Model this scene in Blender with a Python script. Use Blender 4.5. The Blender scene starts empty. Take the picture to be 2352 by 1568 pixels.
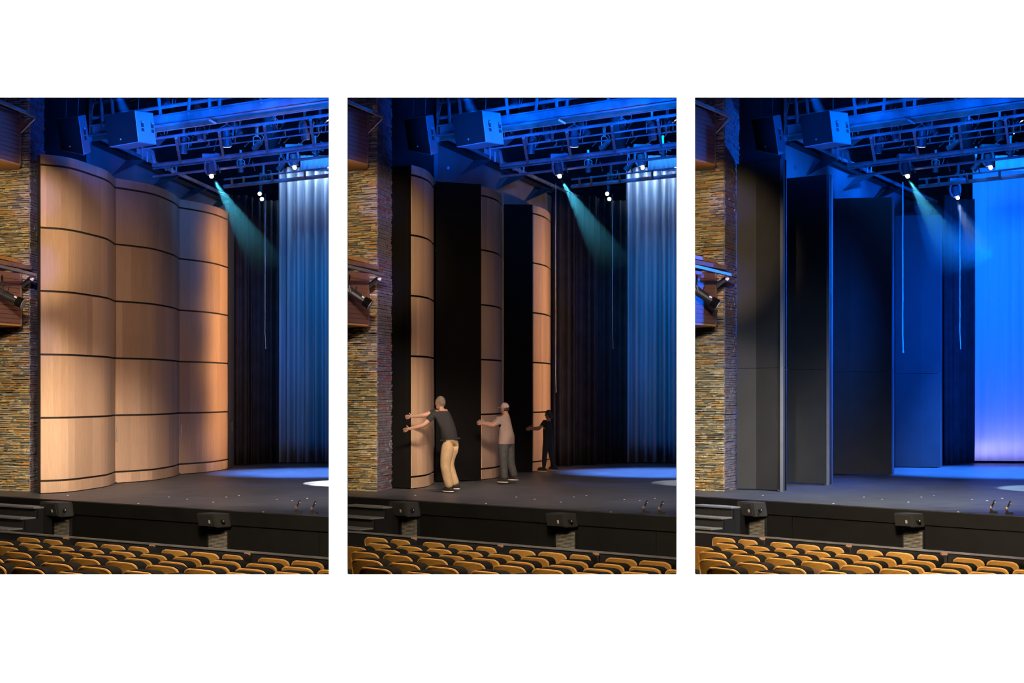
import bpy, bmesh, math, random
from mathutils import Vector, Matrix
random.seed(7)
C = bpy.context.scene.collection
V = Vector
# ---------------------------------------------------------------- camera, world, exposure
F = 3600.0            # focal length in pixels of the 2352 px wide picture
CAMZ = 2.95           # eye height above the house floor
HOR = 900.0
ZS = 1.05             # stage level
OFF = (0, 798, 1596)
sc = bpy.context.scene
cam = bpy.data.cameras.new('camera'); camo = bpy.data.objects.new('camera', cam); C.objects.link(camo)
cam.sensor_width = 36; cam.lens = F / 2352 * 36; cam.shift_y = (HOR - 784) / 2352
cam.clip_end = 200
camo.location = (0, 0, CAMZ); camo.rotation_euler = (math.pi / 2, 0, 0); sc.camera = camo
w = bpy.data.worlds.new('world'); sc.world = w; w.use_nodes = True
w.node_tree.nodes['Background'].inputs[0].default_value = (0, 0, 0, 1)
sc.view_settings.view_transform = 'Standard'; sc.view_settings.look = 'None'
sc.view_settings.exposure = 0; sc.view_settings.gamma = 1; sc.view_settings.use_curve_mapping = False
sc.cycles.max_bounces = 5; sc.cycles.diffuse_bounces = 3; sc.cycles.glossy_bounces = 2
sc.cycles.volume_bounces = 0; sc.cycles.use_denoising = True
sc.cycles.caustics_reflective = False; sc.cycles.caustics_refractive = False
sc.cycles.sample_clamp_indirect = 3.0


def Q(k, x, y, Z):
    return V(((x + OFF[k] - 1176) * Z / F, Z, CAMZ + (HOR - y) * Z / F))
def P(k, x, y, z):
    Z = F * (CAMZ - z) / (y - HOR)
    return V(((x + OFF[k] - 1176) * Z / F, Z, z))
def PZ(k, x, z, Z):
    return V(((x + OFF[k] - 1176) * Z / F, Z, z))

def light(kind, name, loc, target, power, col, size=.3, angle=40, blend=.5, sizey=None):
    l = bpy.data.lights.new(name, kind); o = bpy.data.objects.new(name, l); C.objects.link(o)
    o.location = loc; d = V(target) - V(loc); o.rotation_euler = d.to_track_quat('-Z', 'Y').to_euler()
    l.energy = power; l.color = col
    if kind == 'AREA':
        l.size = size
        if sizey: l.shape = 'RECTANGLE'; l.size_y = sizey
    if kind == 'SPOT': l.spot_size = math.radians(angle); l.spot_blend = blend; l.shadow_soft_size = size
    return o
# sun lamp added only to turn the front wall pure white
sun = bpy.data.lights.new('added_wall_sun', 'SUN'); so = bpy.data.objects.new('added_wall_sun', sun); C.objects.link(so)
sun.energy = 90; sun.angle = math.radians(.3)
so.rotation_euler = V((0, math.sin(math.radians(3)), -math.cos(math.radians(3)))).to_track_quat('-Z', 'Y').to_euler()

WARM = (1, .72, .46); BLUE = (.0, .11, 1); TEAL = (.08, .6, .9)
def wallZ(x): return 1 / (1 / 33.6 + (x - 208) / 337 * (1 / 43.0 - 1 / 33.6))      # depth of the side wall behind the towers
for k in range(3):
    # house light from the front, over the seats and the stage front
    for hx in (120, 380, 640):
        light('SPOT', 'house_light', PZ(k, hx, 5.85, 14.3), PZ(k, hx + 10, 1.0, 18.6), (600, 540, 1050)[k], (1, .74, .45), .35, 80, .6)
    light('SPOT', 'apron_light', PZ(k, 380, 6.9, 15.2), PZ(k, 400, .5, 25), (1500, 1300, 2600)[k], (1, .86, .7), .12, 46, .6)
    # stone wall wash from the house side, two narrow lamps
    sx = (-60, -10, -10)[k]
    light('SPOT', 'stone_light', PZ(k, sx, 6.4, 17), Q(k, 24, 560, 30), (6400, 6600, 7000)[k], (1, .74, .42), .05, 15, .6)
    light('SPOT', 'stone_light', PZ(k, sx, 6.2, 17), Q(k, 24, 960, 30), (5600, 5600, 6000)[k], (1, .80, .52), .05, 17, .6)
    light('SPOT', 'added_box_fill', PZ(k, 30, 5.9, 28.2), PZ(k, 15, 7.4, 28.6), 26, (1, .6, .3), .03, 80, .8)  # added lamp to brighten the box undersides
    for hy in (470, 640, 830):
        light('SPOT', 'stone_blue', PZ(k, 125, 6.6, 20), Q(k, 81, hy, 30.3), (1300, 1500, 700)[hy // 170 - 2] * (1.9, 2.4, 1.8)[k], (.14, .16, 1), .04, 6.5, 1)
    light('SPOT', 'speaker_side_blue', PZ(k, 238, 8.5, 26.8), Q(k, 203, 300, 27.1), 22, (.0, .12, 1), .03, 90, .5)
    # blue in the rig
    for hx in (225, 300, 400, 520, 640, 740):
        light('SPOT', 'rig_blue', PZ(k, min(hx + 60, 740), 6.3, 22.5), Q(k, hx, 252, 31), (4300, 4300, 2500)[k], BLUE, .15, 19, .6)
    light('SPOT', 'box_blue', PZ(k, 110, 6.3, 18), Q(k, 28, 300, 29), 700, (.16, .2, 1), .04, 9, .7)
    light('SPOT', 'box_blue', PZ(k, 110, 6.0, 18), Q(k, 26, 680, 29), 800, (.22, .2, 1), .04, 8, .7)
    light('SPOT', 'rig_blue_back', PZ(k, 600, 9.6, 32.0), Q(k, 620, 372, 36.5), (700, 700, 500)[k], (.0, .2, 1), .2, 80, .6)
    light('SPOT', 'rig_blue_low', PZ(k, 340, 7.3, 28.6), Q(k, 285, 240, 31), (260, 260, 150)[k], BLUE, .03, 90, .7)
    light('SPOT', 'border_light', PZ(k, 720, 10.3, 37.4), PZ(k, 725, 8.75, 39.9), (260, 260, 45)[k], (.06, .45, 1), .03, 40, .8)
    light('SPOT', 'speaker_blue', PZ(k, 700, 7.4, 26), Q(k, 280, 300, 27), 1400, (.0, .14, 1), .15, 27, .6)
    if k < 2:       # added blue lamps, out of sight behind the towers, brighten the side wall
        for hx in (250, 330, 420, 500):
            Z = wallZ(hx) - (1.1, .35)[k]
            light('SPOT', 'added_wall_blue', PZ(k, hx, 6.3, Z), PZ(k, hx - 6, 8.6, wallZ(hx)), (60, 25)[k], (.0, .13, 1), .05, 110, 1)
for k in (0, 1):
    pw = (1, .8)[k]
    light('SPOT', 'panel_wash_low', PZ(k, 440, 6.6, 15.5), Q(k, 235, 1070, 32), 12000 * pw, (1, .77, .64), .25, 15.5, 1)
    light('SPOT', 'panel_wash_mid', PZ(k, 740, 8.4, 26), Q(k, 270, 900, 32), 1000 * pw, (1, .66, .45), .3, 62, 1)
    light('SPOT', 'panel_wash_all', PZ(k, 700, 6.6, 15.5), Q(k, 300, 745, 33), 1200 * pw, (1, .62, .42), .3, 25.5, .35)
    for hz in (1.9, 3.5, 5.0, 6.5):
        light('SPOT', 'panel_side', PZ(k, 632, hz, 37.4), PZ(k, 510, hz, 38.2), (125, 110)[k], (1, .55, .24), .1, 120, 1)
    light('SPOT', 'floor_blue', PZ(k, 700, 10.3, 36.0), P(k, 728, 1085, ZS), 40000, (.10, .27, 1), .1, 33, .8)
    light('SPOT', 'floor_spot', PZ(k, 742, 9.9, 33), P(k, 850, 1109, ZS), (70000, 8000)[k], (.9, .93, 1), .03, 18, .1)
    light('AREA', 'curtain_top', PZ(k, 700, 8.9, 41.45), PZ(k, 700, 6.2, 42.0), 26, (.6, .78, 1), 1.5, sizey=.1)
    light('SPOT', 'curtain_mid', PZ(k, 700, 9.9, 34), PZ(k, 720, 4.4, 42), 1500, (.0, .30, .8), .3, 32, 1)
    light('SPOT', 'leg_blue', PZ(k, 700, 10.2, 37), PZ(k, 575, 4.6, 41), 500, (.0, .12, 1), .05, 24, .9)
    light('SPOT', 'floor_warm', PZ(k, 600, 8.3, 24.6), P(k, 560, 1135, ZS), (2600, 2000)[k], (1, .84, .8), .3, 66, 1)
k = 2
light('SPOT', 'cyc_top', PZ(k, 690, 9.9, 37.5), PZ(k, 700, 7.6, 42), 560, (.0, .18, 1), .4, 70, 1)
light('AREA', 'cyc_main', PZ(k, 720, 5.0, 35), PZ(k, 720, 4.5, 42), 1000, (.0, .10, 1), 1.5)
light('AREA', 'cyc_foot', PZ(k, 735, ZS + .12, 41.3), PZ(k, 735, 2.8, 42), 9, (.6, .5, 1), 2.2, sizey=.1)
light('SPOT', 'floor_blue', PZ(k, 700, 10.2, 36.0), P(k, 690, 1084, ZS), 42000, (.03, .2, 1), .1, 42, .7)
light('SPOT', 'floor_spot', PZ(k, 742, 9.9, 33), P(k, 840, 1122, ZS), 15000, (.5, .8, 1), .03, 16, .2)
light('SPOT', 'floor_white', PZ(k, 600, 8.3, 24.6), P(k, 430, 1140, ZS), 5200, (.85, .92, 1), .3, 66, 1)
light('SPOT', 'tower_edges', PZ(k, 742, 5.6, 32.6), PZ(k, 250, 4.6, 32.8), 3800, (.0, .13, 1), .1, 110, .7)
light('SPOT', 'tower_backs', PZ(k, 440, 6.4, 15.5), Q(k, 180, 940, 31), 2600, (.6, .75, 1), .3, 24, 1)
light('SPOT', 'side_wall_blue', PZ(k, 640, 9.5, 34), Q(k, 340, 420, 37), 2400, (.0, .12, 1), .15, 40, .9)
for k in range(3):
    # beams that show in the haze
    light('SPOT', 'beam_teal', Q(k, 492, 414, 32.7), Q(k, 492 + 70, 414 + 115, 32.9), 1100, TEAL, .012, 24, .3)
    light('SPOT', 'beam_blue_front', Q(k, 258, 185, 30), Q(k, 300, 290, 30.3), 1500, BLUE, .03, 17, .3)
    light('SPOT', 'beam_blue_mid', Q(k, 612, 190, 32.8), Q(k, 623, 340, 33.1), 1500, BLUE, .03, 13, .3)
light('SPOT', 'beam_white', Q(2, 601, 462, 37.4), Q(2, 601 + 34, 462 + 80, 37.6), 500, (.3, .6, 1), .03, 22, .3)

# ---------------------------------------------------------------- materials
def mat(name, col, rough=.6, metal=0, var=0, scale=20, bump=0, stretch=(1, 1, 1), spec=.5, col2=None, emit=None, es=1, attr=None):
    m = bpy.data.materials.new(name); m.use_nodes = True; nt = m.node_tree; b = nt.nodes['Principled BSDF']
    b.inputs['Base Color'].default_value = (*col, 1); b.inputs['Roughness'].default_value = rough
    b.inputs['Metallic'].default_value = metal; b.inputs['Specular IOR Level'].default_value = spec
    if emit:
        b.inputs['Emission Color'].default_value = (*emit, 1); b.inputs['Emission Strength'].default_value = es
    last = None
    if var or bump:
        tc = nt.nodes.new('ShaderNodeTexCoord'); mp = nt.nodes.new('ShaderNodeMapping'); mp.inputs['Scale'].default_value = stretch
        n = nt.nodes.new('ShaderNodeTexNoise'); n.inputs['Scale'].default_value = scale; n.inputs['Detail'].default_value = 4
        nt.links.new(tc.outputs['Object'], mp.inputs[0]); nt.links.new(mp.outputs[0], n.inputs['Vector'])
        if var:
            mx = nt.nodes.new('ShaderNodeMix'); mx.data_type = 'RGBA'
            c2 = col2 or tuple(c * (1 - var) for c in col)
            mx.inputs['A'].default_value = (*col, 1); mx.inputs['B'].default_value = (*c2, 1)
            rp = nt.nodes.new('ShaderNodeMapRange'); rp.inputs['From Min'].default_value = .35; rp.inputs['From Max'].default_value = .65
            nt.links.new(n.outputs['Fac'], rp.inputs['Value']); nt.links.new(rp.outputs[0], mx.inputs['Factor'])
            nt.links.new(mx.outputs['Result'], b.inputs['Base Color']); last = mx.outputs['Result']
        if bump:
            bp = nt.nodes.new('ShaderNodeBump'); bp.inputs['Strength'].default_value = bump; bp.inputs['Distance'].default_value = .02
            nt.links.new(n.outputs['Fac'], bp.inputs['Height']); nt.links.new(bp.outputs[0], b.inputs['Normal'])
    if attr and last:
        a = nt.nodes.new('ShaderNodeAttribute'); a.attribute_name = attr
        mm = nt.nodes.new('ShaderNodeMix'); mm.data_type = 'RGBA'; mm.blend_type = 'MULTIPLY'; mm.inputs['Factor'].default_value = 1
        nt.links.new(last, mm.inputs['A']); nt.links.new(a.outputs['Color'], mm.inputs['B']); nt.links.new(mm.outputs['Result'], b.inputs['Base Color'])
    return m
M = dict(
    white=mat('white_paint', (.93, .93, .93), .9, spec=0),
    black=mat('black_paint', (.012, .012, .014), .8, var=.4, scale=3),
    face=mat('stage_front_black', (.014, .0135, .0125), .7, var=.35, scale=2.5, bump=.05),
    stage=mat('stage_floor_paint', (.11, .11, .115), .42, var=.5, scale=2.2, bump=.12, stretch=(1, 3, 1), spec=.35),
    wood=mat('maple_veneer', (.56, .385, .255), .5, var=.12, scale=9, stretch=(6, 6, .35), spec=.25, attr='tone'),
    seam=mat('dark_seam', (.03, .022, .018), .8),
    seatwood=mat('seat_plywood', (.62, .33, .075), .4, var=.2, scale=14, stretch=(1, 1, 5), spec=.3),
    rim=mat('lit_plywood_edge', (.85, .5, .18), .45, spec=.3, var=.1, scale=20),  # ply edge lightened, the light it catches put into its colour
    fabric=mat('charcoal_fabric', (.022, .022, .024), .95, var=.3, scale=60, bump=.2, spec=.1),
    metal=mat('dark_metal', (.05, .05, .055), .45, .4, var=.3, scale=9),
    grey=mat('grey_metal', (.35, .35, .36), .4, .3, var=.25, scale=7),
    steel=mat('bright_steel', (.75, .76, .78), .3, .8, var=.1, scale=10),
    rig=mat('rig_paint', (.42, .43, .46), .4, .1, var=.5, scale=2.5),
    rigdark=mat('rig_dark', (.12, .12, .14), .5, .1, var=.4, scale=3),
    redbrown=mat('shadow_brown', (.30, .17, .12), .7, var=.4, scale=4),
    sidewall=mat('side_wall_grey', (.2, .2, .22), .75, var=.25, scale=1.2),
    tower=mat('tower_back_charcoal', (.03, .03, .032), .75, var=.2, scale=2, bump=.05),
    edge=mat('tower_edge_paint', (.12, .13, .16), .6, var=.15, scale=4),
    leg=mat('black_drape', (.035, .034, .04), .9, var=.3, scale=3, spec=.15),
    drape=mat('grey_blue_drape', (.42, .5, .62), .85, var=.2, scale=2, spec=.15, stretch=(3, 3, .15)),
    cyc=mat('cyclorama_cloth', (.78, .8, .84), .9, var=.08, scale=2.2, stretch=(6, 6, .2), spec=.05),
    spk=mat('speaker_black', (.010, .0095, .009), .85, var=.25, scale=40, bump=.15, spec=.06),
    fill=mat('fill_speaker_grey', (.06, .06, .058), .6, var=.2, scale=40, bump=.1),
    towerdark=mat('tower_back_shaded', (.005, .0046, .0044), .9, var=.2, scale=2, spec=.12),  # darker copy of the tower back, shade put into its colour
    spkside=mat('speaker_cabinet', (.17, .18, .2), .6, var=.1, scale=10),
    logo=mat('badge_white', (.85, .85, .8), .5, var=.05, scale=30),
    slat=mat('vent_slat', (.75, .70, .58), .5, var=.2, scale=15),
    tread=mat('step_nosing', (.34, .35, .33), .6, var=.2, scale=8),
    boxwood=mat('box_front_wood', (.24, .12, .09), .55, var=.25, scale=22, stretch=(1, 1, 5)),
    orange=mat('box_underside_wood', (.68, .34, .1), .5, var=.2, scale=10),
    copper=mat('copper_cap', (.75, .42, .28), .35, .5, var=.1, scale=20),
    lens=mat('lamp_lens_lit', (1, .95, .8), .3, emit=(1, .93, .75), es=9),
    lensdim=mat('lamp_lens', (.9, .9, .8), .2, emit=(.9, .85, .65), es=1.6),
    rope=mat('white_rope', (.85, .86, .9), .7, var=.1, scale=30),
    skin=mat('skin', (.33, .18, .12), .55, var=.1, scale=20),
    khaki=mat('khaki_cloth', (.42, .285, .145), .85, var=.2, scale=9, bump=.4),
    blackcloth=mat('black_cloth', (.014, .013, .013), .9, var=.2, scale=18, bump=.3),
    beige=mat('beige_shirt', (.27, .195, .155), .85, var=.14, scale=10, bump=.35),
    jeans=mat('dark_jeans', (.05, .05, .048), .85, var=.3, scale=14, bump=.3),
    greyhair=mat('grey_hair', (.13, .10, .07), .8, var=.4, scale=40),
    pinkcap=mat('pale_cap', (.38, .28, .26), .8, var=.1, scale=30),
    darkhair=mat('dark_hair', (.03, .02, .015), .6, var=.3, scale=40),
    sole=mat('pale_sole', (.75, .62, .48), .6, var=.1, scale=30),
)
STONES = [mat('stone_tan', (.58, .46, .24), .8, var=.35, scale=9, bump=.5), mat('stone_ochre', (.58, .33, .10), .8, var=.35, scale=9, bump=.5),
          mat('stone_olive', (.30, .28, .19), .8, var=.35, scale=9, bump=.5), mat('stone_pale', (.60, .52, .36), .8, var=.3, scale=9, bump=.5),
          mat('stone_grey', (.22, .21, .18), .8, var=.3, scale=9, bump=.5)]
RSTONES = [mat('stone_shade_blue', (.22, .2, .26), .8, var=.4, scale=9, bump=.5), mat('stone_red', (.27, .13, .13), .8, var=.35, scale=9, bump=.5)]  # bluish return stones: shade and blue stage light put into their colour

# ---------------------------------------------------------------- builders
def obj(name, bm, m, parent=None, smooth=False, kind=None):
    me = bpy.data.meshes.new(name); bmesh.ops.recalc_face_normals(bm, faces=bm.faces[:]); bm.to_mesh(me); bm.free()
    for mm in (m if isinstance(m, (list, tuple)) else [m]): me.materials.append(mm)
    if smooth: me.polygons.foreach_set('use_smooth', [True] * len(me.polygons))
    o = bpy.data.objects.new(name, me); C.objects.link(o)
    if parent is not None: o.parent = parent
    if kind: o['kind'] = kind
    return o
def tag(o, label, cat, group=None):
    o['label'] = label; o['category'] = cat
    if group: o['group'] = group
    return o
def empty(name, loc=(0, 0, 0), rz=0):
    o = bpy.data.objects.new(name, None); C.objects.link(o); o.location = loc; o.rotation_euler = (0, 0, rz); o.empty_display_size = .1
    return o
def struct(o): o['kind'] = 'structure'; return o
def rel(root, p):
    c, s = math.cos(-root.rotation_euler.z), math.sin(-root.rotation_euler.z)
    d = V(p) - V(root.location)
    return V((d.x * c - d.y * s, d.x * s + d.y * c, d.z))
BM = bmesh.new
def box(bm, c, s, R=None):
    g = bmesh.ops.create_cube(bm, size=1)['verts']
    for v in g:
        p = V((v.co.x * s[0], v.co.y * s[1], v.co.z * s[2]))
        if R is not None: p = R @ p
        v.co = p + V(c)
    return bm
def prism(bm, base, z0, z1):
    """base: list of (x,y); vertical prism"""
    a = [bm.verts.new((p[0], p[1], z0)) for p in base]; b = [bm.verts.new((p[0], p[1], z1)) for p in base]
    n = len(base)
    bm.faces.new(a[::-1]); bm.faces.new(b)
    for i in range(n): bm.faces.new((a[i], a[(i + 1) % n], b[(i + 1) % n], b[i]))
    return bm
def hexa(bm, pts):
    """8 points, bottom four then top four"""
    v = [bm.verts.new(p) for p in pts]
    for f in ((3, 2, 1, 0), (4, 5, 6, 7), (0, 1, 5, 4), (1, 2, 6, 5), (2, 3, 7, 6), (3, 0, 4, 7)): bm.faces.new([v[i] for i in f])
    return bm
def bar(bm, a, b, r, n=6, r2=None):
    a, b = V(a), V(b); d = b - a; L = d.length
    if L < 1e-6: return bm
    R = d.to_track_quat('Z', 'Y').to_matrix(); r2 = r if r2 is None else r2
    A = []; B = []
    for i in range(n):
        t = 2 * math.pi * (i + .5) / n; u = R @ V((math.cos(t), math.sin(t), 0))
        A.append(bm.verts.new(a + u * r)); B.append(bm.verts.new(b + u * r2))
    bm.faces.new(A[::-1]); bm.faces.new(B)
    for i in range(n): bm.faces.new((A[i], A[(i + 1) % n], B[(i + 1) % n], B[i]))
    return bm
def sqbar(bm, a, b, wd, ht):
    a, b = V(a), V(b); d = (b - a).normalized(); s = d.cross(V((0, 0, 1)))
    s = s.normalized() if s.length > .01 else V((1, 0, 0)); u = s.cross(d).normalized()
    s *= wd / 2; u *= ht / 2
    return hexa(bm, [a - s - u, a + s - u, b + s - u, b - s - u, a - s + u, a + s + u, b + s + u, b - s + u])
def path(bm, pts, r, n=6):
    for i in range(len(pts) - 1): bar(bm, pts[i], pts[i + 1], r, n)
    return bm
def ball(bm, c, r, seg=10, ring=7, R=None):
    g = bmesh.ops.create_uvsphere(bm, u_segments=seg, v_segments=ring, radius=1)['verts']
    r = r if isinstance(r, (tuple, list)) else (r, r, r)
    for v in g:
        p = V((v.co.x * r[0], v.co.y * r[1], v.co.z * r[2]))
        if R is not None: p = R @ p
        v.co = p + V(c)
    return bm
WHERE = ('on the stage closed by wooden panels', 'on the stage with three people', 'on the deep blue lit stage')
SHORT = ('wooden-wall stage', 'stage with people', 'deep blue stage')
ORD = ('first', 'second', 'third', 'fourth', 'fifth', 'sixth', 'seventh', 'eighth', 'ninth', 'tenth', 'eleventh', 'twelfth', 'thirteenth')

# ---------------------------------------------------------------- the white wall with three openings, and the shell behind
ZW = 14.0
def wx(x): return (x - 1176) * ZW / F
def wz(y): return CAMZ + (HOR - y) * ZW / F
bm = BM()
T = .03
cols = [(-9, wx(-140)), (wx(755.3), wx(798)), (wx(1554), wx(1596.3)), (wx(2492), 9)]
for a, b in cols: box(bm, ((a + b) / 2, ZW + T / 2, 6), (b - a, T, 12))
for a, b in ((wx(-140), wx(755.3)), (wx(798), wx(1554)), (wx(1596.3), wx(2492))):
    box(bm, ((a + b) / 2, ZW + T / 2, wz(1320) / 2), (b - a, T, wz(1320)))
    box(bm, ((a + b) / 2, ZW + T / 2, (wz(224) + 12) / 2), (b - a, T, 12 - wz(224)))
struct(obj('wall_front', bm, M['white']))
struct(obj('ceiling', box(BM(), (0, 30.5, 12.1), (50, 33.2, .2)), M['black']))
struct(obj('floor', box(BM(), (0, 30.5, -.1), (50, 33, .2)), M['black']))
struct(obj('wall_back', box(BM(), (0, 46.6, 6), (50, .2, 12)), M['black']))
for nm, sx in (('wall_left', -1), ('wall_right', 1)):
    struct(obj(nm, box(BM(), (sx * 20, 30.5, 6), (.2, 33, 12)), M['black']))
for i, xx in enumerate((776.6, 1575.1)):  # added partitions, unseen, keep each set's lamplight to itself
    a = V(((xx - 1176) * (ZW + .05) / F, ZW + .05, 0)); b = V(((xx - 1176) * 46.5 / F, 46.5, 0))
    struct(obj('wall_partition', sqbar(BM(), a + V((0, 0, 6)), b + V((0, 0, 6)), .05, 12), M['black']))

# ---------------------------------------------------------------- frames of each stage
def stage_frame(k):
    A = P(k, 96, 1145, ZS); B = P(k, 755, 1185.5, ZS); e = (B - A).normalized(); n = V((-abs(e.y), -e.x, 0)).normalized()
    n = V((e.y, -e.x, 0)); return A, B, e, n       # n points towards the house
XL = (-120, -19, -19); XR = (773, 773, 880)
def rowZ(D, x): return F * D / (x + 3900)
D_ROW = [22.3 * 4000 / F, 21 * 4000 / F, 19.7 * 4000 / F, 18.4 * 4000 / F, 17.1 * 4000 / F, 15.8 * 4000 / F]
S_ROW = [.0842, .0876, .0906, .0932, .0975, .1018]

def edgeP(k, x, z=ZS, dD=0.0):
    D = 1.9 / .0613 + dD
    return PZ(k, x, z, rowZ(D, x))

def build_stage(k):
    A, B, e, n = stage_frame(k)
    xl, xr = XL[k], XR[k]
    # platform: floor slab with the front edge, far end beyond the curtain
    fl, fr = edgeP(k, xl), edgeP(k, xr)
    bl, br = PZ(k, xl, ZS, 45.5), PZ(k, xr, ZS, 45.5)
    pts = [fl, fr, br, bl]
    root = obj('stage_platform', prism(BM(), [(p.x, p.y) for p in pts], ZS - .12, ZS), M['stage'])
    struct(root); root['label'] = 'black painted stage floor with worn scuffs, ' + WHERE[k]
    # fascia and front, fascia a little proud
    f1, f2 = fl, fr
    o = BM(); m = -n
    prism(o, [tuple((p)[:2]) for p in (f1 + n * .03, f2 + n * .03, f2 + m * .03, f1 + m * .03)], ZS - .235, ZS - .012)
    obj('fascia_board', o, M['face'], root)
    # front panels with vertical joints
    L = (fr - fl).length; step = 2.35; t = 0
    while t < L - .01:
        t2 = min(L, t + step)
        a = fl + e * (t + .006) + m * .01; b = fl + e * (t2 - .006) + m * .01
        obj('front_panel', prism(BM(), [tuple(p[:2]) for p in (a, b, b + m * .05, a + m * .05)], 0, ZS - .243), M['face'], root)
        t = t2
    # small screw heads and spike marks on the floor
    rnd = random.Random(3 + k)
    b_ = BM()
    for (x, y) in ((156, 1137), (490, 1152.5), (549, 1138), (636, 1147), (671, 1149), (520, 1141), (318, 1156), (605, 1175), (388, 1141), (430, 1146), (706, 1144)):
        c = P(k, x, y, ZS + .004); box(b_, c, (.03, .03, .008))
    obj('floor_sockets', b_, M['logo'], root, kind='stuff')
    return root

def rail(k):
    A, B, e, n = stage_frame(k)
    D = 22.95 * 4000 / F; h = .0818 * D; ztop = CAMZ - h
    a = PZ(k, XL[k], 0, rowZ(D, XL[k])); b = PZ(k, XR[k], 0, rowZ(D, XR[k])); ee = (b - a).normalized(); nn = V((ee.y, -ee.x, 0))
    root = empty('pit_rail', a); tag(root, 'low black orchestra rail behind the front row, ' + SHORT[k], 'rail')
    L = (b - a).length
    zz = lambda v: v - V(root.location)
    obj('rail_wall', prism(BM(), [tuple(zz(p)[:2]) for p in (a, b, b - nn * .05, a - nn * .05)], 0, ztop - .02), M['black'], root)
    obj('rail_cap', prism(BM(), [tuple(zz(p)[:2]) for p in (a + nn * .012, b + nn * .012, b - nn * .06, a - nn * .06)], ztop - .02, ztop), M['grey'], root)
    for x in (160, 358, 577, ):
        c = zz(PZ(k, x, 0, rowZ(D, x))) + nn * .06
        p = obj('post', box(BM(), c + V((0, 0, (ztop - .04) / 2)), (.07, .07, ztop - .04)), M['metal'], root)
        obj('post_cap', box(BM(), c + V((0, 0, ztop - .022)), (.08, .08, .035)), M['copper'], p)
        obj('step_lamp', box(BM(), c + nn * .04 + V((0, 0, ztop - .22)), (.02, .01, .02)), M['logo'], p)

SPK = {}
def fascia_speakers(k):
    A, B, e, n = stage_frame(k)
    rz = math.atan2(e.y, e.x)
    for i, (x0, x1, yt, yb) in enumerate(((104, 161, 1152, 1185), (463, 524, 1178, 1209))):
        cx = (x0 + x1) / 2
        Z = rowZ(1.9 / .0613 - .28, cx)
        c = Q(k, cx, (yt + yb) / 2, Z)
        u = (cx + OFF[k] - 1176) / F; wd = (x1 - x0) / F * Z / (math.cos(rz) - u * math.sin(rz)) * .82; ht = (yb - yt) / F * Z
        root = empty('fill_speaker', c + V((0, 0, -ht / 2)), rz)
        tag(root, ('black front fill speaker over a vent, beside the steps, ', 'black front fill speaker over a vent, mid stage front, ')[i] + SHORT[k], 'speaker', None)
        # wedge cabinet: profile in plan is a trapezoid, tilted
        b_ = BM()
        w2 = wd / 2; y0 = -.16; y1 = .16
        prof = [(-w2, y0 + .05), (-w2 + .02, y0), (w2 - .08, y0), (w2 - .05, y0 + .03), (w2 + .02, y1 - .1), (w2 - .04, y1), (-w2 + .08, y1)]
        prism(b_, prof, 0, ht)
        for v in b_.verts: v.co.y += -(v.co.z - ht / 2) * .25
        bmesh.ops.bevel(b_, geom=b_.edges[:], offset=.012, segments=2, affect='EDGES')
        obj('cabinet', b_, M['fill'], root, False)
        g = obj('grille', box(BM(), (-.03, y0 - .008, ht / 2), (wd - .14, .012, ht * .86), Matrix.Rotation(.24, 3, 'X')), M['fill'], root)
        obj('badge', box(BM(), (wd * .13, y0 - .022, ht * .42), (.03, .012, .05), Matrix.Rotation(.24, 3, 'X')), M['logo'], g)
        kn = BM(); bar(kn, (w2 - .03, y0 + .1, ht * .5), (w2 + .03, y0 + .08, ht * .48), .03, 10); obj('pivot_knob', kn, M['metal'], root)
        kn = BM(); ball(kn, (w2 + .032, y0 + .08, ht * .5), .011, 8, 5); obj('pivot_screw', kn, M['logo'], root)
        br = BM(); box(br, (0, .12, -.03), (.16, .2, .03)); bar(br, (0, .05, -.02), (0, .0, .02), .025, 8); obj('bracket', br, M['metal'], root)
        # vent below
        vx0, vx1, vt, vb = ((124.5, 163.5, 1190, 1230), (478, 526.5, 1219, 1260))[i]
        Zv = rowZ(1.9 / .0613 - .05, (vx0 + vx1) / 2); cv = Q(k, (vx0 + vx1) / 2, (vt + vb) / 2, Zv)
        vw = (vx1 - vx0) / F * Zv / (math.cos(rz) - u * math.sin(rz)) * .92; vh = (vb - vt) / F * Zv
        vr = empty('floor_vent', cv, rz)
        tag(vr, ('louvred vent with pale slats beside the steps, ', 'louvred vent with pale slats, mid stage front, ')[i] + SHORT[k], 'vent')
        fb = BM()
        for sx in (-1, 1): box(fb, (sx * (vw / 2 + .012), 0, 0), (.024, .05, vh + .048))
        for sz in (-1, 1): box(fb, (0, 0, sz * (vh / 2 + .012)), (vw, .05, .024))
        box(fb, (-.02, -.03, vh / 2 + .03), (vw * .9, .03, .015))
        obj('vent_frame', fb, M['metal'], vr)
        obj('backing', box(BM(), (0, .022, 0), (vw, .006, vh)), M['black'], vr)
        ns = 13; me = None
        for j in range(ns):
            z = -vh / 2 + vh * (j + .5) / ns
            if me is None:
                s = obj('slat', box(BM(), (0, 0, 0), (vw * .98, .016, vh / ns * .42), Matrix.Rotation(-.5, 3, 'X')), M['slat'], vr); me = s.data
            else: s = bpy.data.objects.new('slat', me); C.objects.link(s); s.parent = vr
            s.location = (0, -.008, z)

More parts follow.
